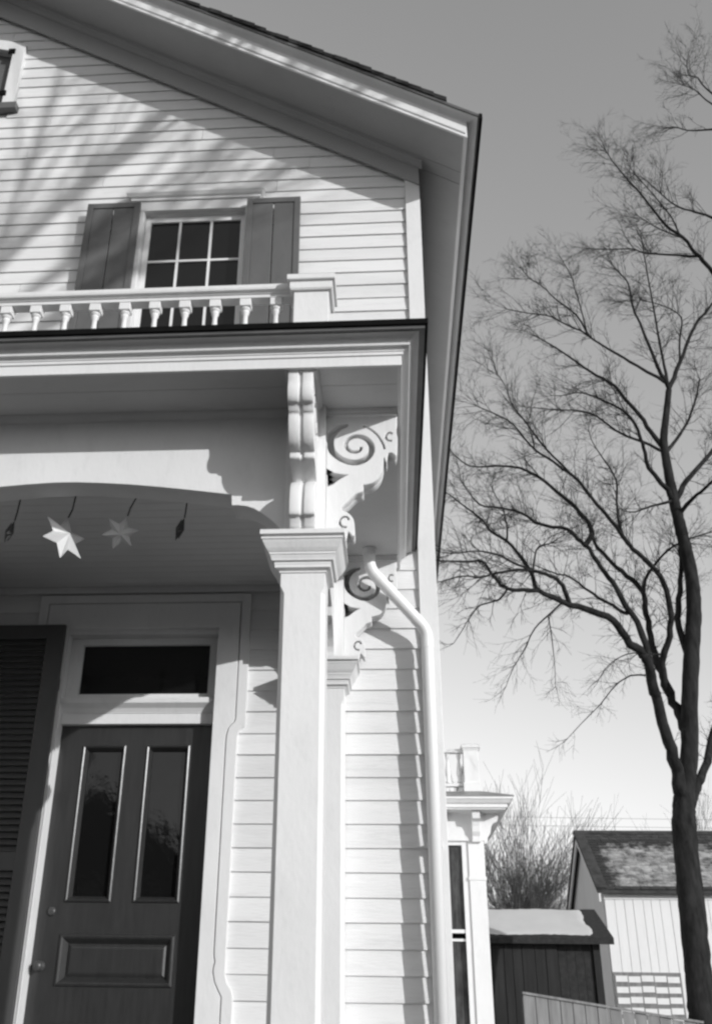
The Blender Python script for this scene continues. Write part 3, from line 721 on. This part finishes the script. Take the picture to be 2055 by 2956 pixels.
# shingle courses: lighter weathered courses with mossy dark margins, each course its own strip of tabs
def snowy_shingle():
    """dark shingles with a thin patchy dusting of snow that has melted back from verge and ridge"""
    m = mat('snow_dusted_shingle', .03, .9, bump=.4, bscale=30); t = m.node_tree; bs = t.nodes['Principled BSDF']
    N = t.nodes.new; lk = t.links.new
    tc = N('ShaderNodeTexCoord'); sp = N('ShaderNodeSeparateXYZ'); lk(tc.outputs['Object'], sp.inputs[0])
    mp = N('ShaderNodeMapping'); mp.inputs['Scale'].default_value = (.9, 1, 1.4); mp.inputs['Rotation'].default_value = (0, .35, 0)
    lk(tc.outputs['Object'], mp.inputs[0])
    n1 = N('ShaderNodeTexNoise'); n1.inputs['Scale'].default_value = 3.6; n1.inputs['Detail'].default_value = 9; n1.inputs['Roughness'].default_value = .68
    lk(mp.outputs[0], n1.inputs['Vector'])
    def rng(src, a, b, c, d):
        r = N('ShaderNodeMapRange'); lk(src, r.inputs[0])
        for i, v in enumerate((a, b, c, d)): r.inputs[i+1].default_value = v
        return r.outputs[0]
    ex = rng(sp.outputs[0], GX-.2-8.5+.15, GX-.2-8.5+.75, -.35, .0)     # verge
    ez = rng(sp.outputs[2], RZ-.62, RZ-.10, .0, -.45)                   # ridge
    a1 = N('ShaderNodeMath'); lk(n1.outputs[0], a1.inputs[0]); lk(ex, a1.inputs[1])
    a2 = N('ShaderNodeMath'); lk(a1.outputs[0], a2.inputs[0]); lk(ez, a2.inputs[1])
    lk(rng(a2.outputs[0], .33, .62, .03, .42), bs.inputs['Base Color'])
    return m
shc = [snowy_shingle(), M['barnroof']]
ncs = 20
for k in range(ncs):
    ya = EY-.03+(RY-EY)*k/ncs; yb = EY-.03+(RY-EY)*(k+1)/ncs+.03
    za = EZ+sl_b*(ya-EY)+.034; zb_ = EZ+sl_b*(yb-EY)+.006
    inset = .0
    m = shc[0] if 1 <= k < ncs-3 else shc[1]
    b = MB(); x = GX-.21
    while x < GX2+.2:
        w = random.uniform(.16, .30); x1 = min(x+w, GX2+.21); j = random.uniform(-.012, .012)
        b.quadgrid([[(x+.004, ya+j, za-.020), (x1-.004, ya+j, za-.020), (x1-.004, ya+j, za), (x+.004, ya+j, za)], [(x+.004, yb, zb_-.014), (x1-.004, yb, zb_-.014), (x1-.004, yb, zb_), (x+.004, yb, zb_)]])
        x = x1
    b.build('shingle_course', m, rf)
MB().prism([(RY-.16, RZ-.06), (RY, RZ+.045), (RY+.16, RZ-.06), (RY, RZ+.02)], GX-.22, GX2+.22, 'X').build('ridge_cap', M['barnroof'], rf)
# edge boards that stay dark along verge
MB().prism([(EY-.04, EZ+.03), (RY, RZ+.03), (RY, RZ+.045), (EY-.04, EZ+.045)], GX-.225, GX+.06, 'X').build('verge', M['barnroof'], rf)
# openwork lattice low on the front wall
lat = empty('lattice', (6.4, FY-.02, .8), '', ''); del lat['label'], lat['category']
lat.parent = barn; lat.location = Vector((6.4, FY-.02, .8)) - ORG['barn']
lx0, lx1, lz1 = 5.38, 6.94, 2.10
box('backing', M['fence'], lat, lx0-.03, lx1+.03, FY-.03, FY-.006, .75, lz1+.03)
cw = (lx1-lx0)/5
for r in range(5):
    for c in range(5):
        z1 = lz1-.05-r*.235; x0 = lx0+c*cw+.02
        box('slat', M['barn'], lat, x0-.012, x0+cw-.038, FY-.045+.004*((r+c) % 2), FY-.0305, z1-.135-.012*math.sin(c*2+r), z1-.012*math.sin(c*2+r))

# ================================================================== SHED
shed = empty('shed', (2.4, 21.0, 0), 'low dark plank shed with pale snow on its roof', 'shed')
SX0, SX1, SY0, SYR, SZ, SRZ = .9, 3.72, 20.0, 21.6, 2.47, 3.07
box('front_wall', M['shedwood'], shed, SX0, 2.95, SY0+.23, SY0+.30, 0, 2.5)
sfw = [o for o in shed.children if o.name.startswith('front_wall')][0]
x = SX0
while x < 2.95-.03:
    w = random.uniform(.15, .24); x1 = min(x+w, 2.95)
    box('plank', M['shedwood'], sfw, x+.006, x1-.006, SY0+.205+random.uniform(-.008, .006), SY0+.231, .02, 2.42)
    x = x1
for k in range(4): box('door_plank', M['shingle'], shed, 2.96+k*.155, 2.96+k*.155+.15, SY0+.26, SY0+.285, .02, 2.40)
box('door_post', M['shedwood'], shed, SX1-.13, SX1-.005, SY0+.21, SY0+.30, 0, 2.42)
box('back_wall', M['shedwood'], shed, SX0, SX1, 2*SYR-SY0-.30, 2*SYR-SY0-.23, 0, 2.5)
box('end_wall', M['shedwood'], shed, SX1-.06, SX1+.01, SY0+.301, 2*SYR-SY0-.301, 0, 2.55)
box('end_wall', M['shedwood'], shed, SX0-.01, SX0+.06, SY0+.301, 2*SYR-SY0-.301, 0, 2.55)
srf = MB().prism([(SY0, SZ), (SYR, SRZ), (2*SYR-SY0, SZ), (2*SYR-SY0, SZ-.11), (SYR, SRZ-.11), (SY0, SZ-.11)], SX0-.15, SX1+.22, 'X').build('roof', M['shingle'], shed)
b = MB(); nx, ny = 40, 12
for i in range(nx+1):
    for j in range(ny+1):
        u = i/nx; v = j/ny
        xa = SX0-.1; xb = SX1-.10+.03*math.sin(v*9)+random.uniform(-.02, .02)
        y = SY0+.12+.02*math.sin(u*11)+random.uniform(-.02, .02)+(SYR-SY0-.14)*v
        z = SZ+(SRZ-SZ)*(y-SY0)/(SYR-SY0)
        ed = min(u*nx, (1-u)*nx, v*ny, (1-v)*ny)
        b.v.append((xa+(xb-xa)*u, y, z+.004+(.012+.004*math.sin(u*17+v*5)+random.uniform(0, .005) if ed > .5 else -.006)))
for i in range(nx):
    for j in range(ny):
        a = i*(ny+1)+j; b.f.append((a, a+1, a+ny+2, a+ny+1))
b.build('snow', M['snow'], srf, smooth=True)

# ================================================================== BOARD FENCE
fence = empty('fence', (3.0, 16.6, 0), 'grey weathered board fence dipping behind the bare tree', 'fence')
fa, fb2 = (1.84, 16.4, 1.535), (4.9, 16.9, 1.13)
n = 17
for k in range(n):
    t0, t1 = k/n, (k+1)/n
    p = [fa[i]+(fb2[i]-fa[i])*t0 for i in range(3)]; q = [fa[i]+(fb2[i]-fa[i])*t1 for i in range(3)]
    g = .006; j = random.uniform(-.012, .006)
    MB().quadgrid([[(p[0]+g, p[1], z0), (q[0]-g, q[1], z1), (q[0]-g, q[1]+.022, z1), (p[0]+g, p[1]+.022, z0)] for z0, z1 in ((.05, .05), (p[2]-.03+j, q[2]-.03+j))]).build('board', M['fence'], fence)
MB().quadgrid([[(x, y-.03, z-.028), (x, y+.055, z-.028), (x, y+.055, z+.004), (x, y-.03, z+.004)] for x, y, z in (fa, fb2)]).build('cap_rail', M['fence'], fence)
for t in (.02, .35, .68, .98):
    p = [fa[i]+(fb2[i]-fa[i])*t for i in range(3)]
    MB().box(p[0]-.05, p[0]+.05, p[1]+.06, p[1]+.15, 0, p[2]-.05).build('post', M['fence'], fence)

# ================================================================== TREES
def cat3(pts, n=3):
    """Catmull-Rom through (x,y,z,r) points"""
    out = []; N = len(pts)
    for i in range(N-1):
        p0, p1, p2, p3 = pts[max(i-1, 0)], pts[i], pts[i+1], pts[min(i+2, N-1)]
        for k in range(n):
            t = k/n
            out.append(tuple(0.5*((2*p1[a]) + (-p0[a]+p2[a])*t + (2*p0[a]-5*p1[a]+4*p2[a]-p3[a])*t*t + (-p0[a]+3*p1[a]-3*p2[a]+p3[a])*t**3) for a in range(4)))
    out.append(tuple(pts[-1]))
    return out
def rv(rng): 
    v = Vector((rng.gauss(0, 1), rng.gauss(0, 1), rng.gauss(0, 1)))
    return v.normalized()
def twig(b, rng, p, d, L, r, depth, droop, nseg=4, sides=3, kids=5, spread=.9, minr=.0028):
    pts = [Vector(p)]; rad = [r]; d = Vector(d).normalized()
    for i in range(nseg):
        d = (d + rv(rng)*.22 + Vector((0, 0, droop))).normalized()
        pts.append(pts[-1] + d*(L/nseg)); rad.append(max(r*(1-.75*(i+1)/nseg), minr*.7))
    b.tube(pts, rad, sides, cap=False)
    if depth > 0:
        for k in range(kids):
            t = rng.uniform(.2, 1.0); i = min(int(t*nseg), nseg-1); f = t*nseg-i
            q = pts[i].lerp(pts[i+1], f); dd = (pts[i+1]-pts[i]).normalized()
            side = rv(rng); side = (side - dd*side.dot(dd)).normalized()
            twig(b, rng, q, dd*(1.0) + side*spread, L*rng.uniform(.35, .62), max(r*.5, minr), depth-1, droop, max(nseg-1, 2), sides, kids, spread, minr)
LIMBS = [
    [(4.51,17.0,1.2,0.205),(4.56,17.08,1.77,0.199),(4.63,17.19,2.57,0.199),(4.69,17.29,3.32,0.194),(4.75,17.36,3.96,0.192),(4.82,17.41,4.36,0.178),(4.9,17.45,4.66,0.156),(5.06,17.51,5.21,0.145),(5.21,17.59,6.01,0.142),(5.43,17.7,7.03,0.14),(5.63,17.78,7.92,0.134),(5.71,17.85,8.67,0.124),(5.69,17.93,9.58,0.114),(5.67,17.99,10.23,0.103),(5.67,18.06,11.13,0.088),(5.7,18.1,11.71,0.078),(5.85,18.15,12.34,0.069),(6.01,18.2,12.99,0.062)],
    [(4.81,17.4,4.27,0.126),(4.77,17.29,4.57,0.116),(4.7,17.17,4.9,0.107),(4.59,17.01,5.32,0.098),(4.48,16.86,5.73,0.089),(4.43,16.71,6.15,0.081),(4.35,16.6,6.43,0.076)],
    [(4.83,17.39,4.16,0.091),(5.0,17.57,4.42,0.085),(5.15,17.74,4.66,0.081),(5.38,17.97,5.0,0.076),(5.78,18.41,5.69,0.068),(6.17,18.89,6.51,0.059)],
    [(5.08,17.54,5.47,0.089),(5.06,17.7,5.82,0.082),(5.02,17.88,6.22,0.077),(4.98,18.09,6.72,0.071),(4.93,18.23,7.03,0.067),(4.96,18.46,7.64,0.061),(4.99,18.65,8.14,0.057),(5.04,18.83,8.67,0.052),(4.87,18.98,9.0,0.048),(4.66,19.14,9.35,0.044),(4.38,19.37,9.9,0.038),(4.31,19.54,10.39,0.033)],
    [(5.0,17.91,6.33,0.074),(4.89,17.79,6.63,0.069),(4.91,17.66,6.96,0.064),(5.02,17.51,7.31,0.059),(5.08,17.33,7.76,0.054),(4.97,17.14,8.21,0.049),(4.79,17.02,8.45,0.046),(4.5,16.88,8.68,0.043),(4.34,16.78,8.85,0.04),(4.06,16.6,9.21,0.036),(3.8,16.46,9.47,0.033),(3.52,16.28,9.83,0.028),(3.32,16.18,9.97,0.026),(2.9,15.99,10.21,0.022),(2.64,15.87,10.38,0.019),(2.32,15.68,10.73,0.015),(2.06,15.57,10.86,0.013),(1.67,15.41,10.97,0.009)],
    [(4.45,16.76,6.01,0.093),(4.38,16.6,6.21,0.085),(4.29,16.4,6.47,0.078),(4.22,16.3,6.59,0.075),(3.99,16.12,6.72,0.069),(3.77,15.89,6.96,0.062),(3.45,15.66,7.09,0.056),(2.91,15.32,7.12,0.047),(2.63,15.14,7.16,0.042),(2.38,14.97,7.22,0.038),(2.13,14.81,7.17,0.034),(1.86,14.64,7.13,0.03),(1.7,14.51,7.2,0.027),(1.57,14.37,7.32,0.024),(1.46,14.24,7.43,0.021),(1.19,14.07,7.35,0.018),(0.74,13.76,7.25,0.011)],
    [(4.46,16.79,5.96,0.076),(4.46,16.92,6.46,0.067),(4.45,17.11,7.25,0.059),(4.29,17.24,7.78,0.053),(4.12,17.37,8.29,0.048),(3.98,17.46,8.65,0.045),(3.82,17.57,9.07,0.04),(3.71,17.62,9.24,0.039),(3.48,17.71,9.55,0.035),(3.09,17.81,9.69,0.031),(2.9,17.86,9.78,0.028),(2.68,17.94,10.03,0.025),(2.24,18.05,10.22,0.021),(1.86,18.15,10.35,0.017),(1.54,18.29,10.97,0.011)],
    [(2.91,15.32,7.12,0.042),(2.85,15.21,7.25,0.038),(2.75,15.07,7.41,0.034),(2.6,14.96,7.47,0.031),(2.33,14.79,7.49,0.027),(2.02,14.61,7.43,0.023),(1.71,14.42,7.31,0.019),(1.41,14.23,7.16,0.015),(1.12,14.05,7.11,0.012),(0.78,13.82,6.93,0.008)],
    [(2.38,14.97,7.22,0.039),(2.33,15.07,7.45,0.035),(2.31,15.17,7.67,0.032),(2.19,15.3,7.96,0.029),(2.01,15.47,8.32,0.025),(1.78,15.63,8.58,0.021),(1.66,15.75,8.85,0.019),(1.49,15.87,9.08,0.016),(1.02,16.17,9.68,0.009)],
    [(2.01,15.47,8.32,0.02),(2.05,15.56,8.55,0.017),(2.05,15.67,8.8,0.014),(2.01,15.81,9.15,0.011),(1.91,15.97,9.52,0.007)],
    [(2.31,15.17,7.68,0.025),(1.99,14.96,7.72,0.02),(1.75,14.79,7.78,0.017),(1.39,14.57,7.75,0.013),(1.03,14.34,7.61,0.009),(0.77,14.17,7.58,0.006)],
    [(2.34,15.12,7.56,0.022),(2.45,15.4,8.03,0.016),(2.56,15.53,8.24,0.014),(2.79,15.71,8.38,0.011),(3.06,15.92,8.62,0.007)],
    [(1.84,14.64,7.11,0.019),(1.7,14.54,6.91,0.016),(1.4,14.4,6.77,0.012),(1.21,14.27,6.52,0.009),(1.06,14.14,6.25,0.007),(0.94,14.04,6.05,0.005)],
    [(2.76,15.23,7.1,0.018),(2.58,15.36,6.96,0.015),(2.35,15.52,6.78,0.012),(2.18,15.71,6.48,0.009),(2.0,15.88,6.23,0.007),(1.88,16.03,5.97,0.005)],
    [(2.56,15.36,6.95,0.012),(2.56,15.24,6.56,0.009),(2.54,15.09,6.07,0.006),(2.5,14.96,5.66,0.004)],
    [(4.27,17.22,7.63,0.037),(4.07,17.38,7.86,0.031),(3.87,17.53,8.07,0.027),(3.66,17.7,8.35,0.022),(3.45,17.88,8.64,0.018),(3.24,18.0,8.75,0.015),(2.88,18.22,9.02,0.009)],
    [(3.76,17.59,9.14,0.053),(3.94,17.75,9.49,0.048),(3.92,17.89,9.81,0.045),(3.69,18.14,10.31,0.04),(3.47,18.35,10.71,0.036),(3.18,18.59,11.18,0.031),(2.85,18.81,11.52,0.027),(2.43,19.04,11.71,0.022),(1.84,19.35,11.89,0.016),(1.48,19.59,12.4,0.012)],
    [(4.34,16.8,8.82,0.031),(4.29,16.94,9.22,0.027),(4.34,17.16,9.85,0.022),(4.44,17.33,10.4,0.018),(4.3,17.54,11.0,0.014),(4.17,17.7,11.47,0.01),(4.15,17.8,11.78,0.008)],
    [(3.52,16.28,9.83,0.028),(3.03,16.0,10.25,0.021),(2.84,15.89,10.42,0.019),(2.59,15.71,10.74,0.015),(2.33,15.54,11.03,0.012),(2.18,15.37,11.4,0.009),(2.05,15.28,11.57,0.008)],
    [(5.67,17.99,10.24,0.058),(5.53,17.86,10.46,0.051),(5.17,17.62,10.82,0.042),(5.08,17.43,11.17,0.036),(5.01,17.32,11.39,0.033),(4.88,17.18,11.65,0.029),(4.66,17.05,11.82,0.025),(4.29,16.87,11.93,0.02),(3.85,16.66,12.0,0.015),(3.42,16.49,11.84,0.01)],
    [(5.67,18.09,11.53,0.057),(5.5,18.21,11.99,0.049),(5.37,18.32,12.46,0.044),(5.15,18.45,12.95,0.038),(4.98,18.55,13.37,0.034),(4.67,18.66,13.72,0.029),(4.34,18.79,14.15,0.024),(3.93,18.94,14.67,0.018),(3.5,19.09,15.14,0.012)],
    [(5.65,18.08,11.44,0.035),(5.24,17.93,11.58,0.029),(4.94,17.83,11.65,0.026),(4.64,17.72,11.77,0.023),(4.28,17.56,12.0,0.019),(3.87,17.42,12.06,0.016),(3.52,17.31,12.02,0.013),(2.81,17.08,11.96,0.008)],
    [(5.67,17.99,10.24,0.062),(5.97,18.21,10.71,0.054),(6.31,18.42,11.15,0.049),(6.75,18.68,11.66,0.044),(7.25,18.99,12.36,0.037)],
    [(5.71,17.96,9.94,0.047),(5.91,17.63,10.13,0.036),(6.11,17.35,10.22,0.029),(6.34,16.96,10.39,0.02)],
    [(5.65,17.97,10.27,0.034),(5.32,17.78,10.1,0.025),(5.02,17.6,9.94,0.019),(4.72,17.42,9.76,0.014),(4.48,17.27,9.71,0.01)],
    [(5.71,18.08,11.44,0.042),(6.09,18.26,11.92,0.033),(6.39,18.42,12.4,0.027),(6.7,18.62,13.06,0.02),(6.9,18.78,13.63,0.015)],
    [(5.01,18.77,8.49,0.041),(5.05,18.57,8.83,0.033),(5.28,18.34,9.15,0.027),(5.54,18.15,9.34,0.022),(5.85,17.95,9.43,0.017),(6.14,17.77,9.46,0.013)],
    [(5.39,17.68,6.83,0.074),(5.37,17.77,7.23,0.066),(5.34,17.89,7.79,0.058),(5.5,18.0,8.37,0.051),(5.65,18.12,8.98,0.044),(5.68,18.18,9.31,0.04)],
    [(4.88,17.64,7.02,0.019),(4.58,17.43,6.95,0.015),(4.16,17.15,6.87,0.011),(3.76,16.85,6.58,0.008),(3.53,16.64,6.29,0.006)],
    [(4.47,16.9,6.4,0.018),(4.06,16.7,6.34,0.014),(3.73,16.53,6.11,0.012),(3.42,16.32,5.75,0.009),(3.05,16.09,5.39,0.007),(2.76,15.9,5.09,0.005)],
    [(6.01,18.19,13.03,0.051),(5.88,18.12,13.37,0.044),(5.79,18.06,13.67,0.039),(5.55,17.89,14.52,0.027),(5.43,17.82,14.9,0.023),(5.39,17.71,15.46,0.017),(5.22,17.66,15.71,0.013),(5.02,17.59,15.99,0.009)],
    [(6.01,18.19,13.03,0.037),(6.04,18.32,13.73,0.031),(6.07,18.44,14.44,0.027),(6.13,18.62,15.45,0.021),(6.19,18.8,16.61,0.016),(6.23,18.93,17.42,0.012),(6.26,18.99,17.84,0.01)],
    [(6.01,18.19,13.03,0.051),(6.18,18.25,13.34,0.047),(6.49,18.36,13.97,0.04),(6.91,18.5,14.85,0.033),(7.22,18.58,15.26,0.029),(7.67,18.69,15.86,0.024)],
    [(5.95,18.16,13.17,0.037),(5.37,17.97,13.48,0.03),(4.95,17.84,13.7,0.026),(4.46,17.68,13.99,0.021),(4.31,17.63,14.11,0.02),(3.91,17.51,14.26,0.017),(3.54,17.4,14.42,0.014),(3.07,17.27,14.42,0.012),(2.63,17.16,14.46,0.009)],
    [(4.37,17.65,14.06,0.026),(4.19,17.8,14.74,0.02),(3.88,17.94,15.22,0.016),(3.57,18.08,15.8,0.012),(3.34,18.17,16.09,0.01),(3.21,18.25,16.45,0.008)],
    [(4.34,17.68,14.18,0.019),(4.24,17.52,14.76,0.014),(4.14,17.41,15.19,0.011),(4.12,17.36,15.35,0.01),(3.98,17.27,15.65,0.008)],
    [(6.38,18.32,13.76,0.026),(6.53,18.46,14.51,0.02),(6.69,18.57,15.15,0.016),(6.39,18.69,15.58,0.012),(5.93,18.82,15.87,0.008)],
    [(7.95,18.67,15.63,0.063),(7.67,18.55,16.09,0.053),(7.42,18.44,16.55,0.047),(7.21,18.36,16.8,0.043),(6.95,18.26,17.2,0.037),(6.6,18.16,17.48,0.032),(6.28,18.04,17.97,0.026),(6.04,17.94,18.34,0.022),(5.73,17.83,18.76,0.017),(5.49,17.74,19.15,0.013),(5.34,17.67,19.46,0.01)],
    [(7.24,18.37,16.72,0.032),(6.66,18.59,16.98,0.024),(6.22,18.75,17.18,0.019),(5.94,18.86,17.42,0.016),(5.5,19.0,17.55,0.013),(5.0,19.17,17.74,0.008)],
    [(7.63,17.25,16.52,0.038),(7.09,17.07,16.77,0.027),(6.73,16.97,16.82,0.022),(6.41,16.88,16.91,0.017),(6.1,16.77,17.16,0.012),(5.8,16.65,17.45,0.008)],
    [(6.92,18.26,17.21,0.024),(6.51,18.05,17.21,0.017),(6.14,17.85,17.27,0.012),(5.82,17.66,17.37,0.008)],
    [(6.88,18.24,17.24,0.024),(6.83,18.4,17.96,0.019),(6.55,18.63,18.98,0.013),(6.26,18.84,19.93,0.009)],
    [(8.26,17.48,19.8,0.033),(7.76,17.67,19.94,0.022),(7.38,17.81,20.12,0.015),(7.17,17.91,20.35,0.012),(6.95,17.98,20.4,0.008)],
    [(8.37,17.48,20.47,0.033),(7.8,17.25,20.88,0.02),(7.61,17.15,21.13,0.015),(7.39,17.08,21.16,0.012),(7.38,16.98,21.5,0.008)],
    [(8.07,17.44,20.35,0.025),(7.9,17.62,20.9,0.018),(7.75,17.78,21.45,0.013),(7.5,17.94,21.84,0.009)],
]
rng = random.Random(4)
tree = empty('tree', (4.4, 17.0, 0), 'tall bare elm with forked dark trunk standing before the white barn', 'tree')
tb = MB()
base = [(4.50, 17.0, -.1, .26), (4.50, 17.0, .5, .225)]
tb.tube([p[:3] for p in cat3(base + list(LIMBS[0]), 7)], [p[3] for p in cat3(base + list(LIMBS[0]), 7)], 18, jit=.055)
tb.build('trunk', M['bark'], tree, smooth=True, fix=False)
lb = MB(); tw = MB()
for li, L in enumerate(LIMBS[1:]):
    # small natural wobble
    P = cat3(L, 3)
    wob = [(x+rng.uniform(-1, 1)*r*.3, y+rng.uniform(-1, 1)*r*.5, z+rng.uniform(-1, 1)*r*.3, r) for x, y, z, r in P]
    big = L[0][3] > .03
    lb.tube([p[:3] for p in wob], [max(p[3], .005) for p in wob], 8 if big else 5, jit=.08)
    # twigs along the limb
    seglen = sum((Vector(a[:3])-Vector(b[:3])).length for a, b in zip(P, P[1:]))
    n = int(seglen*(9.5 if big else 10.5))
    for k in range(n):
        t = rng.uniform(.12, 1.0)**.8*(len(P)-1); i = min(int(t), len(P)-2); f = t-i
        a, b2 = Vector(P[i][:3]), Vector(P[i+1][:3]); r = P[i][3]
        if r > .075 and rng.random() < .75: continue
        dd = (b2-a).normalized(); side = rv(rng); side = (side-dd*side.dot(dd)).normalized()
        Lg = rng.uniform(.30, .95)*(1.0 if r < .05 else .8)*(1 if a.z > 7.2 else .62)
        z = a.z
        droop = -.05 if z < 7.2 else .03
        if z < 6.2 and r < .02 and rng.random() < .55: continue
        twig(tw, rng, a.lerp(b2, f), dd*.85+side*.8, Lg, min(r*.5, .0078), 2 if z > 6.9 and k % 2 == 0 else 1, droop, 4, 3, 5, .85, .0022)
    e = Vector(P[-1][:3]); dd = (e-Vector(P[-3][:3])).normalized()
    for k in range(4 if e.z > 7 else 2): twig(tw, rng, e, dd+rv(rng)*.5, rng.uniform(.5, 1.0)*(1 if e.z > 7 else .55), .006, 2 if e.z > 7 else 1, 0.0, 4, 3, 5, .8, .0022)
lb.build('limbs', M['bark'], tree, smooth=True, fix=False)
t_o = tw.build('twigs', M['twig'], tree, fix=False); t_o['kind'] = 'stuff'

def grow(b, rng, p, d, L, r, depth, up, nseg, minr, fan=(3, 5), spread=.55, first=.35):
    pts = [Vector(p)]; rad = [r]; d = Vector(d).normalized()
    for i in range(nseg):
        d = (d + rv(rng)*.06 + Vector((0, 0, up))).normalized()
        pts.append(pts[-1]+d*(L/nseg)); rad.append(max(r*(1-.6*(i+1)/nseg), minr))
    b.tube(pts, rad, 7 if r > .05 else (4 if r > .015 else 3), cap=False)
    if depth == 0: return
    for k in range(rng.randint(*fan)):
        t = rng.uniform(first, 1.0)*nseg; i = min(int(t), nseg-1); f = t-i
        q = pts[i].lerp(pts[i+1], f); dd = (pts[i+1]-pts[i]).normalized()
        side = rv(rng); side = (side-dd*side.dot(dd)).normalized()
        grow(b, rng, q, dd+side*spread*rng.uniform(.6, 1.3), L*rng.uniform(.45, .72), max(rad[i]*.58, minr), depth-1, up, max(nseg-1, 3), minr, fan, spread, first*.7)

def bare_tree(x, y, h, seed, label, stems=3, group=None, m='ftwig', minr=.0048, depth=3, fan=(5, 7), lean=.35, clear=.5):
    rg = random.Random(seed)
    o = empty('tree', (x, y, 0), label, 'tree', group)
    t = MB(); c = MB()
    t.tube([(x, y, -.1), (x, y, .3), (x+.02*clear, y, clear*.6), (x, y, clear+.1)], [h*.026, h*.021, h*.018, h*.013], 10)
    t.build('trunk', M['bark'] if m == 'twig' else M[m], o, smooth=True, fix=False)
    for s in range(stems):
        a = 2*math.pi*s/stems + rg.uniform(-.5, .5)
        grow(c, rg, (x, y, clear), (math.cos(a)*lean, math.sin(a)*lean, 1), (h-clear)*.72, h*(.0058 if m == 'ftwig' else .0045), depth, .015, 6, minr, fan, .42, .25)
    c.build('crown', M[m], o, fix=False)
    return o
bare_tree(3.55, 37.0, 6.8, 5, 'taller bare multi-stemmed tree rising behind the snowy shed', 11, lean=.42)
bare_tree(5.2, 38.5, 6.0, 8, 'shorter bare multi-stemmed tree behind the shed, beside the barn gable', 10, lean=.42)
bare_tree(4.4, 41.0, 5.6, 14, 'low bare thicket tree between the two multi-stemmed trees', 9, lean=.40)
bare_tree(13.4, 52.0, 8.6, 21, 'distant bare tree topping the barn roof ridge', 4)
# street tree out in front whose branches dapple the gable with shadow
bare_tree(3.7, -2.1, 16.0, 30, 'bare street tree in front of the house, shading the gable', 7, m='twig', minr=.008, depth=2, fan=(5, 7), lean=.95, clear=7.6)

# utility wires
for k, (z0, z1) in enumerate(((11.1, 10.6), (10.6, 10.2))):
    pts = [(-40+8*i, 60, z0+(z1-z0)*i/16 + .0025*(8*(i-8))**2*.12) for i in range(17)]
    o = MB().tube(pts, .009, 5).build('utility_wire', M['wire'])
    o['label'] = ('upper' if k == 0 else 'lower') + ' thin utility wire crossing the sky behind the barn'; o['category'] = 'wire'; o['group'] = 'utility wires behind the barn'

# ================================================================== ACROSS THE STREET
def spruce(x, y, h, seed, label):  # unseen row added to cut low sky light and reflect in door glass
    rg = random.Random(seed)
    o = empty('spruce_tree', (x, y, 0), label, 'tree', 'unseen dark spruces across the street')
    MB().tube([(x, y, -.1), (x, y, h*.97)], [h*.022, .02], 8).build('trunk', M['bark'], o)
    b = MB(); tiers = int(h*2.6)
    for k in range(tiers):
        t = k/tiers; z = h*(.06+.92*t); r = h*.23*(1-t)**.85+.12
        n = 15
        for j in range(n):
            a = 2*math.pi*j/n+rg.uniform(-.2, .2); rr = r*rg.uniform(.7, 1.1); w = .22+.10*r
            dx, dy = math.cos(a), math.sin(a)
            b.v += [(x+dx*.05, y+dy*.05, z+.14*r), (x+dx*rr*.6-dy*w, y+dy*rr*.6+dx*w, z-.05), (x+dx*rr, y+dy*rr, z-.22*rr), (x+dx*rr*.6+dy*w, y+dy*rr*.6-dx*w, z-.05)]
            i = len(b.v)-4; b.f += [(i, i+1, i+2), (i, i+2, i+3)]
    b.build('crown', M['spruce'], o, fix=False)
M['spruce'] = mat('dark_spruce_needles', .022, .9, .4, 3.0)
M['brick'] = mat('brown_clapboard_across_street', .10, .8, .2, 2.0)
for i, (x, y, h, lb_) in enumerate(((-26, -17, 13, 'spruce standing first in the row, beside the brown house'), (-19, -19, 15, 'tall spruce second in the row across the street'), (-11.5, -18, 12.5, 'spruce third in the row across the street'), (-4.5, -19.5, 14, 'spruce fourth in the row across the street'), (2.5, -19, 12, 'spruce at the end of the row, nearest the sunlit gap'))):
    spruce(x, y, h, 70+i, 'unseen dark ' + lb_)
def far_house(x0, x1, y0, y1, h, ridge, label):
    o = empty('neighbour_house', ((x0+x1)/2, y1, 0), label, 'house')
    xm = (x0+x1)/2
    MB().prism([(x0, 0), (x1, 0), (x1, h), (xm, ridge), (x0, h)], y0, y1).build('wall', M['brick'], o)
    for s in (-1, 1):
        xa = x0-.4 if s < 0 else x1+.4; za = h-.4*(ridge-h)/((x1-x0)/2)
        MB().prism([(xa, za+.02), (xm, ridge+.02), (xm, ridge+.2), (xa, za+.2)], y0-.4, y1+.4).build('roof', M['shingle'], o)
    for z in (1.2, 4.0):
        for fx in (.22, .5, .78):
            if fx == .5 and z < 2:
                MB().box(xm-.5, xm+.5, y1+.01, y1+.06, .3, 2.5).build('door', M['door'], o); continue
            xw = x0+(x1-x0)*fx
            w = MB().box(xw-.5, xw+.5, y1+.01, y1+.06, z, z+1.6).build('window', M['trim'], o)
            MB().box(xw-.42, xw+.42, y1+.061, y1+.07, z+.08, z+1.52).build('pane', M['glass'], w)
far_house(-17, -8, -42, -30, 6.0, 9.5, 'brown gabled house across the street behind the spruces')
far_house(0, 9, -42, -30, 6.0, 9.2, 'brown gabled house across the street beside the sunlit gap')
